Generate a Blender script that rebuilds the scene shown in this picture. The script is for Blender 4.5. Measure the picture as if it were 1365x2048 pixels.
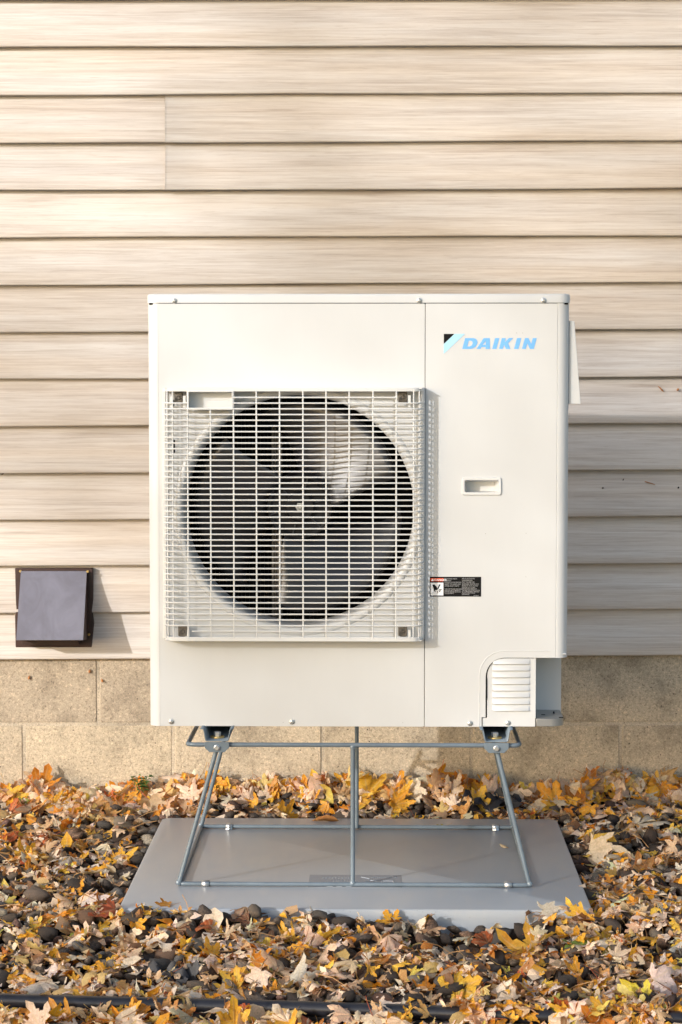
import bpy, math, random
import numpy as np
from mathutils import Vector, Matrix
random.seed(7)
rng = np.random.default_rng(11)
R = math.radians
for o in list(bpy.data.objects): bpy.data.objects.remove(o)
S = bpy.context.scene
COL = S.collection

# ------------------------------------------------------------------ camera, sky, sun, exposure
F = 4465.0                                   # focal length in photo pixels (photo 1365 x 2048)
CAM = Vector((0.0, -5.0, 1.163))
YAW = math.atan(77.5 / F); PITCH = math.atan(284.0 / F)
cam_d = bpy.data.cameras.new('camera'); cam = bpy.data.objects.new('camera', cam_d); COL.objects.link(cam)
cam.location = CAM; cam.rotation_euler = (R(90) - PITCH, 0, YAW)
cam_d.sensor_fit = 'VERTICAL'; cam_d.sensor_height = 36.0; cam_d.lens = 36.0 * F / 2048.0
cam_d.clip_start = 0.1; cam_d.clip_end = 600
cam_d.dof.use_dof = True; cam_d.dof.focus_distance = 5.0; cam_d.dof.aperture_fstop = 16.0
S.camera = cam
S.render.resolution_x = 682; S.render.resolution_y = 1024

SUN = Vector((0.97, 1.0, -0.42)).normalized()           # direction the light travels
elev = math.asin(-SUN.z)
W = bpy.data.worlds.new('World'); S.world = W; W.use_nodes = True
wn = W.node_tree.nodes; wl = W.node_tree.links; wn.clear()
sky = wn.new('ShaderNodeTexSky'); sky.sky_type = 'NISHITA'; sky.sun_disc = False
sky.sun_elevation = elev; sky.sun_rotation = math.atan2(-SUN.x, -SUN.y)
sky.air_density = 0.98; sky.dust_density = 1.7; sky.ozone_density = 0.6
bgn = wn.new('ShaderNodeBackground'); bgn.inputs[1].default_value = 0.15
wo = wn.new('ShaderNodeOutputWorld'); wl.new(sky.outputs[0], bgn.inputs[0]); wl.new(bgn.outputs[0], wo.inputs[0])
sd = bpy.data.lights.new('sun', 'SUN'); sd.energy = 2.0; sd.angle = R(0.6); sd.color = (1.0, 0.99, 0.99)
so = bpy.data.objects.new('sun', sd); COL.objects.link(so)
so.rotation_euler = SUN.to_track_quat('-Z', 'Y').to_euler(); so.location = (-6, -7, 5)
S.view_settings.view_transform = 'Standard'; S.view_settings.look = 'None'
S.view_settings.exposure = 0.75; S.view_settings.gamma = 1.0; S.view_settings.use_curve_mapping = False
S.render.engine = 'CYCLES'

Rm = cam.rotation_euler.to_matrix()
def ray(px, py):
    return Rm @ Vector(((px - 682.5) / F, (1024.0 - py) / F, -1.0))
def P(px, py, Y):                             # photo pixel -> (x, z) on the upright plane at depth Y
    d = ray(px, py); t = (Y - CAM.y) / d.y
    return (CAM.x + d.x * t, CAM.z + d.z * t)
def G(px, py, Z=0.0):                         # photo pixel -> (x, y) on the level plane at height Z
    d = ray(px, py); t = (Z - CAM.z) / d.z
    return (CAM.x + d.x * t, CAM.y + d.y * t)
def PX(px, Y=0.0): return P(px, 1000, Y)[0]
def PZ(py, Y=0.0): return P(700, py, Y)[1]

# ------------------------------------------------------------------ materials
def new_mat(name):
    m = bpy.data.materials.new(name); m.use_nodes = True
    nt = m.node_tree; b = nt.nodes['Principled BSDF']
    return m, nt, b
def N(nt, t, **k):
    n = nt.nodes.new(t)
    for a, v in k.items(): setattr(n, a, v)
    return n
def noise(nt, vec, scale, detail=4, rough=0.55, dist=0.0):
    n = N(nt, 'ShaderNodeTexNoise'); n.inputs['Scale'].default_value = scale; n.inputs['Detail'].default_value = detail
    n.inputs['Roughness'].default_value = rough; n.inputs['Distortion'].default_value = dist
    if vec is not None: nt.links.new(vec, n.inputs['Vector'])
    return n.outputs['Fac']
def mapping(nt, src, scale=(1, 1, 1), loc=(0, 0, 0)):
    n = N(nt, 'ShaderNodeMapping'); n.inputs['Scale'].default_value = scale; n.inputs['Location'].default_value = loc
    nt.links.new(src, n.inputs['Vector']); return n.outputs[0]
def ramp(nt, fac, stops):
    n = N(nt, 'ShaderNodeValToRGB'); e = n.color_ramp.elements
    while len(e) < len(stops): e.new(0.5)
    for i, (p, c) in enumerate(stops):
        e[i].position = p; e[i].color = (c[0], c[1], c[2], 1) if len(c) == 3 else c
    nt.links.new(fac, n.inputs[0]); return n.outputs[0]
def mixc(nt, fac, a, b, mode='MIX'):
    n = N(nt, 'ShaderNodeMix'); n.data_type = 'RGBA'; n.blend_type = mode
    for s, v in ((0, fac), (6, a), (7, b)):
        if isinstance(v, (int, float)): n.inputs[s].default_value = v
        elif isinstance(v, tuple): n.inputs[s].default_value = (v[0], v[1], v[2], 1)
        else: nt.links.new(v, n.inputs[s])
    return n.outputs[2]
def math_n(nt, op, a, b=None):
    n = N(nt, 'ShaderNodeMath', operation=op)
    for i, v in enumerate((a, b)):
        if v is None: continue
        if isinstance(v, (int, float)): n.inputs[i].default_value = v
        else: nt.links.new(v, n.inputs[i])
    return n.outputs[0]
def bump(nt, b, h, strength, dist=0.002):
    n = N(nt, 'ShaderNodeBump'); n.inputs['Strength'].default_value = strength; n.inputs['Distance'].default_value = dist
    nt.links.new(h, n.inputs['Height']); nt.links.new(n.outputs[0], b.inputs['Normal'])
def simple(name, col, rough=0.5, metal=0.0, var=0.08, vscale=30, bs=0.0, bscale=400, spec=0.5):
    m, nt, b = new_mat(name)
    tc = N(nt, 'ShaderNodeTexCoord').outputs['Object']
    f = noise(nt, tc, vscale, 5)
    c = ramp(nt, f, [(0.3, tuple(x * (1 - var) for x in col)), (0.7, tuple(min(1, x * (1 + var)) for x in col))])
    nt.links.new(c, b.inputs['Base Color'])
    b.inputs['Roughness'].default_value = rough; b.inputs['Metallic'].default_value = metal
    b.inputs['Specular IOR Level'].default_value = spec
    if bs: bump(nt, b, noise(nt, tc, bscale, 3), bs, 0.001)
    return m

def siding_mat():
    m, nt, b = new_mat('vinyl_siding')
    oi = N(nt, 'ShaderNodeObjectInfo').outputs['Random']
    tc = N(nt, 'ShaderNodeTexCoord').outputs['Object']
    off = N(nt, 'ShaderNodeCombineXYZ')
    nt.links.new(math_n(nt, 'MULTIPLY', oi, 57.0), off.inputs[0]); nt.links.new(math_n(nt, 'MULTIPLY', oi, 13.0), off.inputs[2])
    add = N(nt, 'ShaderNodeVectorMath', operation='ADD'); nt.links.new(tc, add.inputs[0]); nt.links.new(off.outputs[0], add.inputs[1])
    v = add.outputs[0]
    broad = noise(nt, mapping(nt, v, (1.3, 1, 34)), 1.0, 4, 0.6, 0.5)
    mid = noise(nt, mapping(nt, v, (3.4, 1, 150)), 1.0, 5, 0.7, 0.6)
    fine = noise(nt, mapping(nt, v, (9, 1, 420)), 1.0, 4, 0.7)
    f = math_n(nt, 'ADD', math_n(nt, 'MULTIPLY', broad, 0.34), math_n(nt, 'ADD', math_n(nt, 'MULTIPLY', mid, 0.44), math_n(nt, 'MULTIPLY', fine, 0.22)))
    c = ramp(nt, f, [(0.36, (0.40, 0.345, 0.305)), (0.45, (0.52, 0.47, 0.43)), (0.53, (0.60, 0.56, 0.525)), (0.63, (0.67, 0.645, 0.62))])
    fleck = noise(nt, mapping(nt, v, (16, 1, 330), (7, 0, 2)), 1.0, 2, 0.6)
    c = mixc(nt, ramp(nt, fleck, [(0.60, (0, 0, 0)), (0.72, (0.36, 0.36, 0.36))]), c, (0.36, 0.29, 0.24))
    warm = noise(nt, mapping(nt, v, (0.7, 1, 12), (3, 1, 8)), 1.0, 2)
    c = mixc(nt, ramp(nt, warm, [(0.42, (0, 0, 0)), (0.66, (0.6, 0.6, 0.6))]), c, (1.0, 0.92, 0.82), 'MULTIPLY')
    tint = mixc(nt, oi, (0.95, 0.94, 0.93), (1.03, 1.02, 1.0))
    c = mixc(nt, 1.0, c, tint, 'MULTIPLY')
    nt.links.new(c, b.inputs['Base Color'])
    b.inputs['Roughness'].default_value = 0.5; b.inputs['Specular IOR Level'].default_value = 0.35
    bump(nt, b, math_n(nt, 'ADD', mid, fine), 0.25, 0.0012)
    return m

def concrete_mat(name, base, mortar=False):
    m, nt, b = new_mat(name)
    oi = N(nt, 'ShaderNodeObjectInfo').outputs['Random']
    tc = N(nt, 'ShaderNodeTexCoord').outputs['Object']
    add = N(nt, 'ShaderNodeVectorMath', operation='ADD'); nt.links.new(tc, add.inputs[0])
    cb = N(nt, 'ShaderNodeCombineXYZ'); nt.links.new(math_n(nt, 'MULTIPLY', oi, 40.0), cb.inputs[0]); nt.links.new(cb.outputs[0], add.inputs[1])
    v = add.outputs[0]
    big = noise(nt, v, 7, 5, 0.6); grit = noise(nt, v, 330, 3, 0.75); mid = noise(nt, v, 120, 4, 0.7)
    d = tuple(x * 0.66 for x in base); l = tuple(min(1, x * 1.3) for x in base)
    c = ramp(nt, big, [(0.32, d), (0.5, base), (0.68, tuple(x * 1.12 for x in base))])
    g = ramp(nt, math_n(nt, 'ADD', math_n(nt, 'MULTIPLY', grit, 0.6), math_n(nt, 'MULTIPLY', mid, 0.4)), [(0.36, (0.22, 0.20, 0.18)), (0.45, (0.82, 0.82, 0.82)), (0.56, (1.05, 1.05, 1.05)), (0.64, (1.7, 1.65, 1.55))])
    c = mixc(nt, 0.85, c, g, 'MULTIPLY')
    c = mixc(nt, 1.0, c, mixc(nt, oi, (0.88, 0.84, 0.80), (1.10, 1.06, 0.98)), 'MULTIPLY')
    if not mortar:                                         # open pores
        vo = N(nt, 'ShaderNodeTexVoronoi'); vo.inputs['Scale'].default_value = 48; nt.links.new(v, vo.inputs['Vector'])
        sel = math_n(nt, 'LESS_THAN', vo.outputs['Distance'], 0.09)
        sel = math_n(nt, 'MULTIPLY', sel, math_n(nt, 'GREATER_THAN', noise(nt, v, 35, 1), 0.56))
        c = mixc(nt, sel, c, (0.07, 0.055, 0.045))
    nt.links.new(c, b.inputs['Base Color']); b.inputs['Roughness'].default_value = 0.92; b.inputs['Specular IOR Level'].default_value = 0.2
    bump(nt, b, math_n(nt, 'ADD', grit, mid), 0.7, 0.0025)
    return m

def attr_mat(name, rough, kind):
    m, nt, b = new_mat(name)
    at = N(nt, 'ShaderNodeAttribute'); at.attribute_name = 'col'
    tc = N(nt, 'ShaderNodeTexCoord').outputs['Object']
    if kind == 'stone':
        f = noise(nt, tc, 260, 5, 0.7); g = noise(nt, tc, 60, 3)
        c = mixc(nt, 1.0, at.outputs['Color'], ramp(nt, f, [(0.32, (0.4, 0.4, 0.4)), (0.5, (1.0, 0.97, 0.93)), (0.66, (2.0, 1.9, 1.75))]), 'MULTIPLY')
        c = mixc(nt, ramp(nt, g, [(0.5, (0, 0, 0)), (0.68, (0.65, 0.65, 0.65))]), c, (0.055, 0.038, 0.026))
        nt.links.new(c, b.inputs['Base Color']); b.inputs['Roughness'].default_value = rough; b.inputs['Specular IOR Level'].default_value = 0.35
        bump(nt, b, f, 0.8, 0.003); return m
    # leaf: upper and under side differ, pale ribs, brown spots, light shines through
    un = N(nt, 'ShaderNodeAttribute'); un.attribute_name = 'under'
    lv = N(nt, 'ShaderNodeAttribute'); lv.attribute_name = 'luv'
    ve = N(nt, 'ShaderNodeAttribute'); ve.attribute_name = 'vein'
    geo = N(nt, 'ShaderNodeNewGeometry')
    blot = noise(nt, lv.outputs['Vector'], 2.2, 5, 0.65); fine = noise(nt, lv.outputs['Vector'], 14, 4, 0.6)
    top = mixc(nt, ramp(nt, blot, [(0.42, (0, 0, 0)), (0.72, (0.75, 0.75, 0.75))]), at.outputs['Color'], mixc(nt, 1.0, at.outputs['Color'], (0.72, 0.42, 0.26), 'MULTIPLY'))
    und = mixc(nt, ramp(nt, blot, [(0.45, (0, 0, 0)), (0.75, (0.6, 0.6, 0.6))]), un.outputs['Color'], mixc(nt, 1.0, un.outputs['Color'], (0.74, 0.60, 0.48), 'MULTIPLY'))
    c = mixc(nt, geo.outputs['Backfacing'], top, und)
    c = mixc(nt, 1.0, c, ramp(nt, fine, [(0.3, (0.78, 0.76, 0.72)), (0.65, (1.08, 1.08, 1.08))]), 'MULTIPLY')
    vf = math_n(nt, 'POWER', ve.outputs['Fac'], 9.0)
    c = mixc(nt, math_n(nt, 'MULTIPLY', vf, 0.45), c, (0.66, 0.52, 0.28))
    sp = math_n(nt, 'LESS_THAN', noise(nt, lv.outputs['Vector'], 7.5, 2), 0.29)
    c = mixc(nt, math_n(nt, 'MULTIPLY', sp, 0.7), c, (0.13, 0.06, 0.025))
    nt.links.new(c, b.inputs['Base Color']); b.inputs['Roughness'].default_value = rough; b.inputs['Specular IOR Level'].default_value = 0.35
    bump(nt, b, math_n(nt, 'ADD', fine, vf), 0.4, 0.0015)
    tr = N(nt, 'ShaderNodeBsdfTranslucent'); nt.links.new(mixc(nt, 1.0, c, (1.0, 0.8, 0.45), 'MULTIPLY'), tr.inputs[0])
    mx = N(nt, 'ShaderNodeMixShader'); mx.inputs[0].default_value = 0.38
    nt.links.new(b.outputs[0], mx.inputs[1]); nt.links.new(tr.outputs[0], mx.inputs[2])
    nt.links.new(mx.outputs[0], nt.nodes['Material Output'].inputs[0])
    return m

def cream_mat():
    m, nt, b = new_mat('cream_paint')
    tc = N(nt, 'ShaderNodeTexCoord').outputs['Object']
    f = noise(nt, tc, 2.6, 3); g = noise(nt, mapping(nt, tc, (5, 5, 1.2)), 1.0, 5, 0.65); d = noise(nt, tc, 420, 2)
    c = ramp(nt, g, [(0.3, tuple(x * .965 for x in CREAM)), (0.6, CREAM)])
    c = mixc(nt, math_n(nt, 'MULTIPLY', math_n(nt, 'GREATER_THAN', d, .735), .35), c, (.42, .38, .30))
    nt.links.new(c, b.inputs['Base Color']); b.inputs['Roughness'].default_value = .40
    bump(nt, b, f, .35, .010); return m
CREAM = (0.58, 0.59, 0.59)
M = dict(
    siding=siding_mat(),
    block=concrete_mat('concrete_block', (0.50, 0.435, 0.345)),
    mortar=concrete_mat('mortar', (0.56, 0.50, 0.41), True),
    cream=cream_mat(),
    plastic=simple('cream_plastic', (0.615, 0.62, 0.61), 0.45, 0, 0.01, 5),
    dark=simple('black_interior', (0.004, 0.004, 0.005), 0.8, spec=0.1),
    coil=simple('black_coil', (0.006, 0.006, 0.007), 0.6, 0.0, spec=0.2),
    blade=simple('fan_plastic', (0.014, 0.014, 0.017), 0.38, 0, 0.2, 20, 0.3, 600, spec=0.8),
    hub=simple('hub_plastic', (0.006, 0.006, 0.007), 0.45, spec=0.25),
    tab=simple('grey_brown_tab', (0.15, 0.13, 0.105), 0.5),
    steel=simple('galvanised_steel', (0.58, 0.58, 0.57), 0.38, 0.9, 0.15, 60),
    pan=simple('grey_base_metal', (0.36, 0.36, 0.35), 0.42, 0.7, 0.06, 30),
    brass=simple('brass_washer', (0.70, 0.50, 0.20), 0.35, 0.9, 0.1, 60),
    grey=simple('grey_powder_coat', (0.15, 0.19, 0.225), 0.38, 0.1, 0.12, 25, 0.05, 700),
    black=simple('black_print', (0.006, 0.006, 0.006), 0.65, spec=0.15),
    white=simple('white_print', (0.80, 0.80, 0.80), 0.5, 0, 0.01),
    greyprint=simple('grey_print', (0.30, 0.30, 0.30), 0.5, 0, 0.01),
    red=simple('red_print', (0.75, 0.085, 0.02), 0.5, 0, 0.02),
    blue=simple('blue_print', (0.16, 0.42, 0.80), 0.45, 0, 0.02),
    paleblue=simple('pale_blue_print', (0.38, 0.66, 0.88), 0.45, 0, 0.02),
    brown=simple('brown_paint', (0.040, 0.017, 0.013), 0.5, 0, 0.3, 40, 0.2, 300),
    soil=simple('dark_soil', (0.030, 0.019, 0.013), 0.95, 0, 0.5, 60, 0.9, 220, 0.1),
    lawn=simple('lawn', (0.29, 0.265, 0.205), 0.9, 0, 0.5, 2, 0.5, 40, 0.1),
    edging=simple('black_edging', (0.017, 0.017, 0.021), 0.30, 0, 0.35, 25, 0.12, 300),
    fabric=simple('black_fabric', (0.012, 0.012, 0.016), 0.55, 0, 0.2, 40, 0.3, 900),
    green=simple('weed_green', (0.10, 0.20, 0.045), 0.55, 0, 0.3, 60),
    stem=simple('leaf_stalk', (0.48, 0.26, 0.10), 0.6, 0, 0.45, 6),
    bark=simple('tree_bark', (0.10, 0.08, 0.06), 0.9, 0, 0.3, 8, 0.8, 40),
    stone=attr_mat('river_stone', 0.62, 'stone'),
    leaf=attr_mat('maple_leaf', 0.55, 'leaf'),
    whitestone=simple('white_plastic', (0.82, 0.82, 0.80), 0.5, 0, 0.05, 60),
    cocoon=simple('orange_husk', (0.42, 0.17, 0.05), 0.6, 0, 0.3, 200),
    sealant=simple('brown_sealant', (0.33, 0.24, 0.17), 0.6),
)
# the vent hood is weathered plastic with faint smears
def hood_mat():
    m, nt, b = new_mat('weathered_hood')
    tc = N(nt, 'ShaderNodeTexCoord').outputs['Object']
    f = noise(nt, mapping(nt, tc, (14, 14, 7)), 1.0, 6, 0.6, 1.6)
    c = ramp(nt, f, [(0.35, (0.155, 0.150, 0.180)), (0.5, (0.175, 0.172, 0.208)), (0.65, (0.195, 0.192, 0.232))])
    nt.links.new(c, b.inputs['Base Color']); b.inputs['Roughness'].default_value = 0.33
    bump(nt, b, f, 0.2, 0.002); return m
M['hood'] = hood_mat()
def pad_mat():
    m, nt, b = new_mat('grey_pad_plastic')
    tc = N(nt, 'ShaderNodeTexCoord').outputs['Object']
    big = noise(nt, mapping(nt, tc, (3.2, 1.3, 3)), 1.0, 3); f = noise(nt, tc, 420, 3, 0.7)
    dust = noise(nt, mapping(nt, tc, (16, 5, 8)), 1.0, 5, 0.65)
    c = ramp(nt, big, [(0.35, (0.315, 0.335, 0.36)), (0.65, (0.36, 0.385, 0.41))])
    c = mixc(nt, ramp(nt, dust, [(0.5, (0, 0, 0)), (0.75, (0.5, 0.5, 0.5))]), c, (0.42, 0.405, 0.38))
    spk = math_n(nt, 'GREATER_THAN', noise(nt, tc, 300, 1), 0.74)
    c = mixc(nt, math_n(nt, 'MULTIPLY', spk, 0.6), c, (0.10, 0.075, 0.05))
    nt.links.new(c, b.inputs['Base Color']); b.inputs['Roughness'].default_value = 0.34; b.inputs['Specular IOR Level'].default_value = 0.6
    bump(nt, b, f, 0.12, 0.001); return m
M['pad'] = pad_mat()

# ------------------------------------------------------------------ mesh helpers
class MB:
    def __init__(s): s.v = []; s.f = []
    def box(s, x0, x1, y0, y1, z0, z1):
        n = len(s.v)
        s.v += [(x, y, z) for z in (z0, z1) for y in (y0, y1) for x in (x0, x1)]
        s.f += [tuple(n + i for i in q) for q in ((0, 2, 3, 1), (4, 5, 7, 6), (0, 1, 5, 4), (2, 6, 7, 3), (0, 4, 6, 2), (1, 3, 7, 5))]
        return s
    def tube(s, pts, r, seg=10, closed=False, flat=1.0, caps=True):
        pts = [Vector(p) for p in pts]; n = len(pts); base = len(s.v); prev = None
        for i, p in enumerate(pts):
            if closed: t = (pts[(i + 1) % n] - pts[i - 1])
            else: t = pts[min(i + 1, n - 1)] - pts[max(i - 1, 0)]
            t.normalize()
            if prev is None:
                a = Vector((0, 0, 1)) if abs(t.z) < 0.9 else Vector((0, 1, 0))
                u = t.cross(a).normalized()
            else: u = (prev - t * prev.dot(t)).normalized()
            prev = u; w = t.cross(u)
            rr = r[i] if isinstance(r, (list, tuple)) else r
            for k in range(seg):
                a = 2 * math.pi * k / seg
                s.v.append(tuple(p + u * math.cos(a) * rr + w * math.sin(a) * rr * flat))
        m = n if closed else n - 1
        for i in range(m):
            j = (i + 1) % n
            for k in range(seg):
                l = (k + 1) % seg
                s.f.append((base + i * seg + k, base + i * seg + l, base + j * seg + l, base + j * seg + k))
        if not closed and caps:
            s.f.append(tuple(base + k for k in range(seg))[::-1]); s.f.append(tuple(base + (n - 1) * seg + k for k in range(seg)))
        return s
    def lathe(s, prof, seg=32, c=(0, 0, 0), axis='y', closed_prof=False):
        base = len(s.v)
        for r, h in prof:
            for k in range(seg):
                a = 2 * math.pi * k / seg
                q = (r * math.cos(a), h, r * math.sin(a)) if axis == 'y' else (r * math.cos(a), r * math.sin(a), h)
                s.v.append((c[0] + q[0], c[1] + q[1], c[2] + q[2]))
        m = len(prof)
        for i in range(m if closed_prof else m - 1):
            j = (i + 1) % m
            for k in range(seg):
                l = (k + 1) % seg
                s.f.append((base + i * seg + k, base + i * seg + l, base + j * seg + l, base + j * seg + k))
        return s
    def prism(s, pts, y0, y1):                 # polygon in x,z pushed from y0 to y1
        n = len(pts); b = len(s.v)
        s.v += [(x, y0, z) for x, z in pts] + [(x, y1, z) for x, z in pts]
        s.f.append(tuple(b + i for i in range(n))); s.f.append(tuple(b + n + i for i in range(n))[::-1])
        for i in range(n): s.f.append((b + i, b + n + i, b + n + (i + 1) % n, b + (i + 1) % n))
        return s
    def mesh(s, name):
        me = bpy.data.meshes.new(name); me.from_pydata([tuple(v) for v in s.v], [], s.f); me.validate(); return me
    def build(s, name, mat, parent=None, smooth=35, bev=0, loc=None, fixn=True):
        me = s.mesh(name)
        if fixn:
            import bmesh
            bm = bmesh.new(); bm.from_mesh(me); bmesh.ops.recalc_face_normals(bm, faces=bm.faces); bm.to_mesh(me); bm.free()
        return add(name, me, mat, parent, smooth, bev, loc)
def add(name, me, mat, parent=None, smooth=35, bev=0, loc=None):
    if mat is not None and not me.materials: me.materials.append(mat)
    if smooth:
        me.shade_smooth(); me.set_sharp_from_angle(angle=R(smooth))
    o = bpy.data.objects.new(name, me); COL.objects.link(o)
    if parent: o.parent = parent
    if loc: o.location = loc
    if bev:
        b = o.modifiers.new('edge', 'BEVEL'); b.width = bev; b.segments = 2; b.limit_method = 'ANGLE'; b.angle_limit = R(40)
    return o
def empty(name, loc=(0, 0, 0), label=None, cat=None, group=None, rz=0):
    o = bpy.data.objects.new(name, None); COL.objects.link(o); o.location = loc; o.rotation_euler = (0, 0, rz)
    o.empty_display_size = 0.05
    if label: o['label'] = label; o['category'] = cat
    if group: o['group'] = group
    return o
def tag(o, label, cat, group=None):
    o['label'] = label; o['category'] = cat
    if group: o['group'] = group
    return o
def arc(cx, cz, r, a0, a1, n=10):
    return [(cx + r * math.cos(R(a0 + (a1 - a0) * i / n)), cz + r * math.sin(R(a0 + (a1 - a0) * i / n))) for i in range(n + 1)]
def rrect(x0, x1, z0, z1, r, n=5):
    return arc(x1 - r, z1 - r, r, 0, 90, n) + arc(x0 + r, z1 - r, r, 90, 180, n) + arc(x0 + r, z0 + r, r, 180, 270, n) + arc(x1 - r, z0 + r, r, 270, 360, n)
def plate(name, loops, y, thick, mat, parent, bev=0.0006, smooth=30):
    """flat sheet in x,z with holes; its front face lies at y, its back at y + thick"""
    cu = bpy.data.curves.new(name, 'CURVE'); cu.dimensions = '2D'; cu.fill_mode = 'BOTH'
    for L in loops:
        sp = cu.splines.new('POLY'); sp.points.add(len(L) - 1)
        for i, (a, b) in enumerate(L): sp.points[i].co = (a, b, 0, 1)
        sp.use_cyclic_u = True
    cu.extrude = thick / 2 - bev; cu.bevel_depth = bev; cu.offset = -bev; cu.bevel_resolution = 1
    t = bpy.data.objects.new('tmp', cu); COL.objects.link(t)
    bpy.context.view_layer.update()
    me = bpy.data.meshes.new_from_object(t.evaluated_get(bpy.context.evaluated_depsgraph_get()))
    bpy.data.objects.remove(t); bpy.data.curves.remove(cu)
    me.transform(Matrix(((1, 0, 0, 0), (0, 0, -1, y + thick / 2), (0, 1, 0, 0), (0, 0, 0, 1)))); me.name = name
    me.materials.clear()
    return add(name, me, mat, parent, smooth)
def text_mesh(body, size, x, z, y, bold=0.0, line=1.0, shear=0.0, sx=1.0, align='LEFT'):
    cu = bpy.data.curves.new('text', 'FONT'); cu.body = body; cu.size = size; cu.offset = bold; cu.space_line = line; cu.shear = shear
    cu.extrude = 0.0001; cu.resolution_u = 2; cu.align_x = align
    t = bpy.data.objects.new('tmp', cu); COL.objects.link(t); bpy.context.view_layer.update()
    me = bpy.data.meshes.new_from_object(t.evaluated_get(bpy.context.evaluated_depsgraph_get()))
    bpy.data.objects.remove(t); bpy.data.curves.remove(cu)
    me.transform(Matrix(((sx, 0, 0, x), (0, 0, -1, y), (0, 1, 0, z), (0, 0, 0, 1)))); me.materials.clear()
    return me

# ================================================================== SETTING: ground and lawn
lawn = MB(); lawn.v = [(-150, -150, -0.16), (150, -150, -0.16), (150, 150, -0.16), (-150, 150, -0.16)]; lawn.f = [(0, 1, 2, 3)]
lawn = lawn.build('lawn', M['lawn'], smooth=0); lawn['kind'] = 'structure'

WALL_Y = 1.036
bl, br, fr_, fl_ = G(318, 1650), G(1126, 1650), G(1180, 1812), G(243, 1810)
PADX0, PADX1, PADY0, PADY1 = fl_[0], fr_[0], G(700, 1818)[1], G(700, 1637)[1]
def base_h(x, y):
    """height of the soil under the stones"""
    z = -0.056 + 0.0 * x
    z = z + 0.022 * np.clip((y + 0.1) / 0.9, 0, 1)
    z = z + 0.030 * np.clip((y - 0.86) / 0.15, 0, 1)
    z = z + (0.010 + 0.010 * np.sin(x * 4.3 + 2.2) + 0.006 * np.sin(x * 11.0)) * np.clip((y - 0.88) / 0.08, 0, 1) + 0.026 * np.exp(-((y - PADY0 + .05) / .06) ** 2) + 0.018 * np.clip((-0.74 - y) / 0.04, 0, 1)
    z = z + 0.012 * np.sin(x * 5.1 + 1) * np.sin(y * 6.3) + 0.005 * np.sin(x * 17 + y * 11)
    z = z - 0.032 * np.clip((-0.58 - y) / 0.3, 0, 1)
    return z
GX0, GX1, GY0, GY1, RES = -1.75, 1.65, -1.75, 1.16, 0.005
nx = int((GX1 - GX0) / RES) + 1; ny = int((GY1 - GY0) / RES) + 1
gx = GX0 + np.arange(nx) * RES; gy = GY0 + np.arange(ny) * RES
HM = base_h(gx[None, :], gy[:, None]) + rng.normal(0, 0.0012, (ny, nx))
sx_, sy_ = 170, 145
bx = np.linspace(GX0 - 0.0, GX1, sx_); by = np.linspace(GY0, GY1, sy_)
zz = base_h(bx[None, :], by[:, None]) + rng.normal(0, 0.0035, (sy_, sx_))
g = MB(); g.v = [(bx[i], by[j], zz[j, i]) for j in range(sy_) for i in range(sx_)]
g.f = [(j * sx_ + i, j * sx_ + i + 1, (j + 1) * sx_ + i + 1, (j + 1) * sx_ + i) for j in range(sy_ - 1) for i in range(sx_ - 1)]
ground = g.build('ground', M['soil'], smooth=60); ground['kind'] = 'structure'

# ================================================================== HOUSE WALL
house = empty('house_wall', (0, WALL_Y, 0), 'house wall with beige wood-grain lap siding above a concrete block foundation', 'house', rz=R(1.5))
HW = Matrix.Translation((0, WALL_Y, 0)) @ Matrix.Rotation(R(1.5), 4, 'Z'); HWi = HW.inverted()
def PWL(px, py, off=0.0):                     # photo pixel -> local (u, z) on the wall at local depth off
    o = HWi @ CAM; d = HWi.to_3x3() @ ray(px, py); t = (off - o.y) / d.y
    return (o.x + d.x * t, o.z + d.z * t)
LIP = -0.0225
ZB = PWL(682, 1315, LIP)[1]
PITCHS = (PWL(682, 92, LIP)[1] - ZB) / 13
TILT = math.tan(R(0.25))
XC = PWL(682, 1000)[0]; XSEAM = PWL(331, 290, -0.014)[0]
def siding(u0, u1, k, dy=0.0, dz=0.0):
    n = max(2, int((u1 - u0) / 0.12)); mb = MB()
    prof = [(-0.0085, 0.0070), (-0.0100, 0.0004), (-0.0205, 0.0), (-0.0222, 0.0012), (-0.0228, 0.004), (-0.0222, 0.022), (-0.0175, 0.050), (-0.0095, 0.088), (-0.0012, 0.118), (-0.0008, PITCHS + 0.012)]
    ph = k * 1.7
    us = [u0 + (u1 - u0) * i / n for i in range(n + 1)]
    if dy: us = [u0, u0 + .002, u0 + .006] + us[1:]; n += 2
    for i, u in enumerate(us):
        if dy: fl = -.0022 if i == 0 else (-.0014 if i == 1 else 0)
        else: fl = 0
        wz = 0.0009 * math.sin(u * 2.3 + ph) + 0.0005 * math.sin(u * 6.1 + ph * 2) + (u - XC) * TILT
        wy = 0.0012 * math.sin(u * 3.1 + ph * 3) + 0.0006 * math.sin(u * 9 + ph)
        for y, z in prof: mb.v.append((u, y + dy + fl + wy * (1 - z / 0.131), ZB + k * PITCHS + z + wz * (1 if z < .12 else .4) + (dz if z < .03 else 0)))
    m = len(prof)
    for i in range(n):
        for j in range(m - 1):
            a = i * m + j; mb.f.append((a, a + m, a + m + 1, a + 1))
    return mb.build('siding_board', M['siding'], house, smooth=50)
for k in range(0, 25):
    if k in (10, 11):
        siding(-3.2, XSEAM + 0.03, k); siding(XSEAM, 3.6, k, -0.0040, -0.0010)
    else: siding(-3.2, 3.6, k)
backer = MB().box(-3.2, 3.6, 0.006, 0.2, ZB - 0.02, ZB + 25 * PITCHS).build('wall_core', M['mortar'], house)
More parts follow.
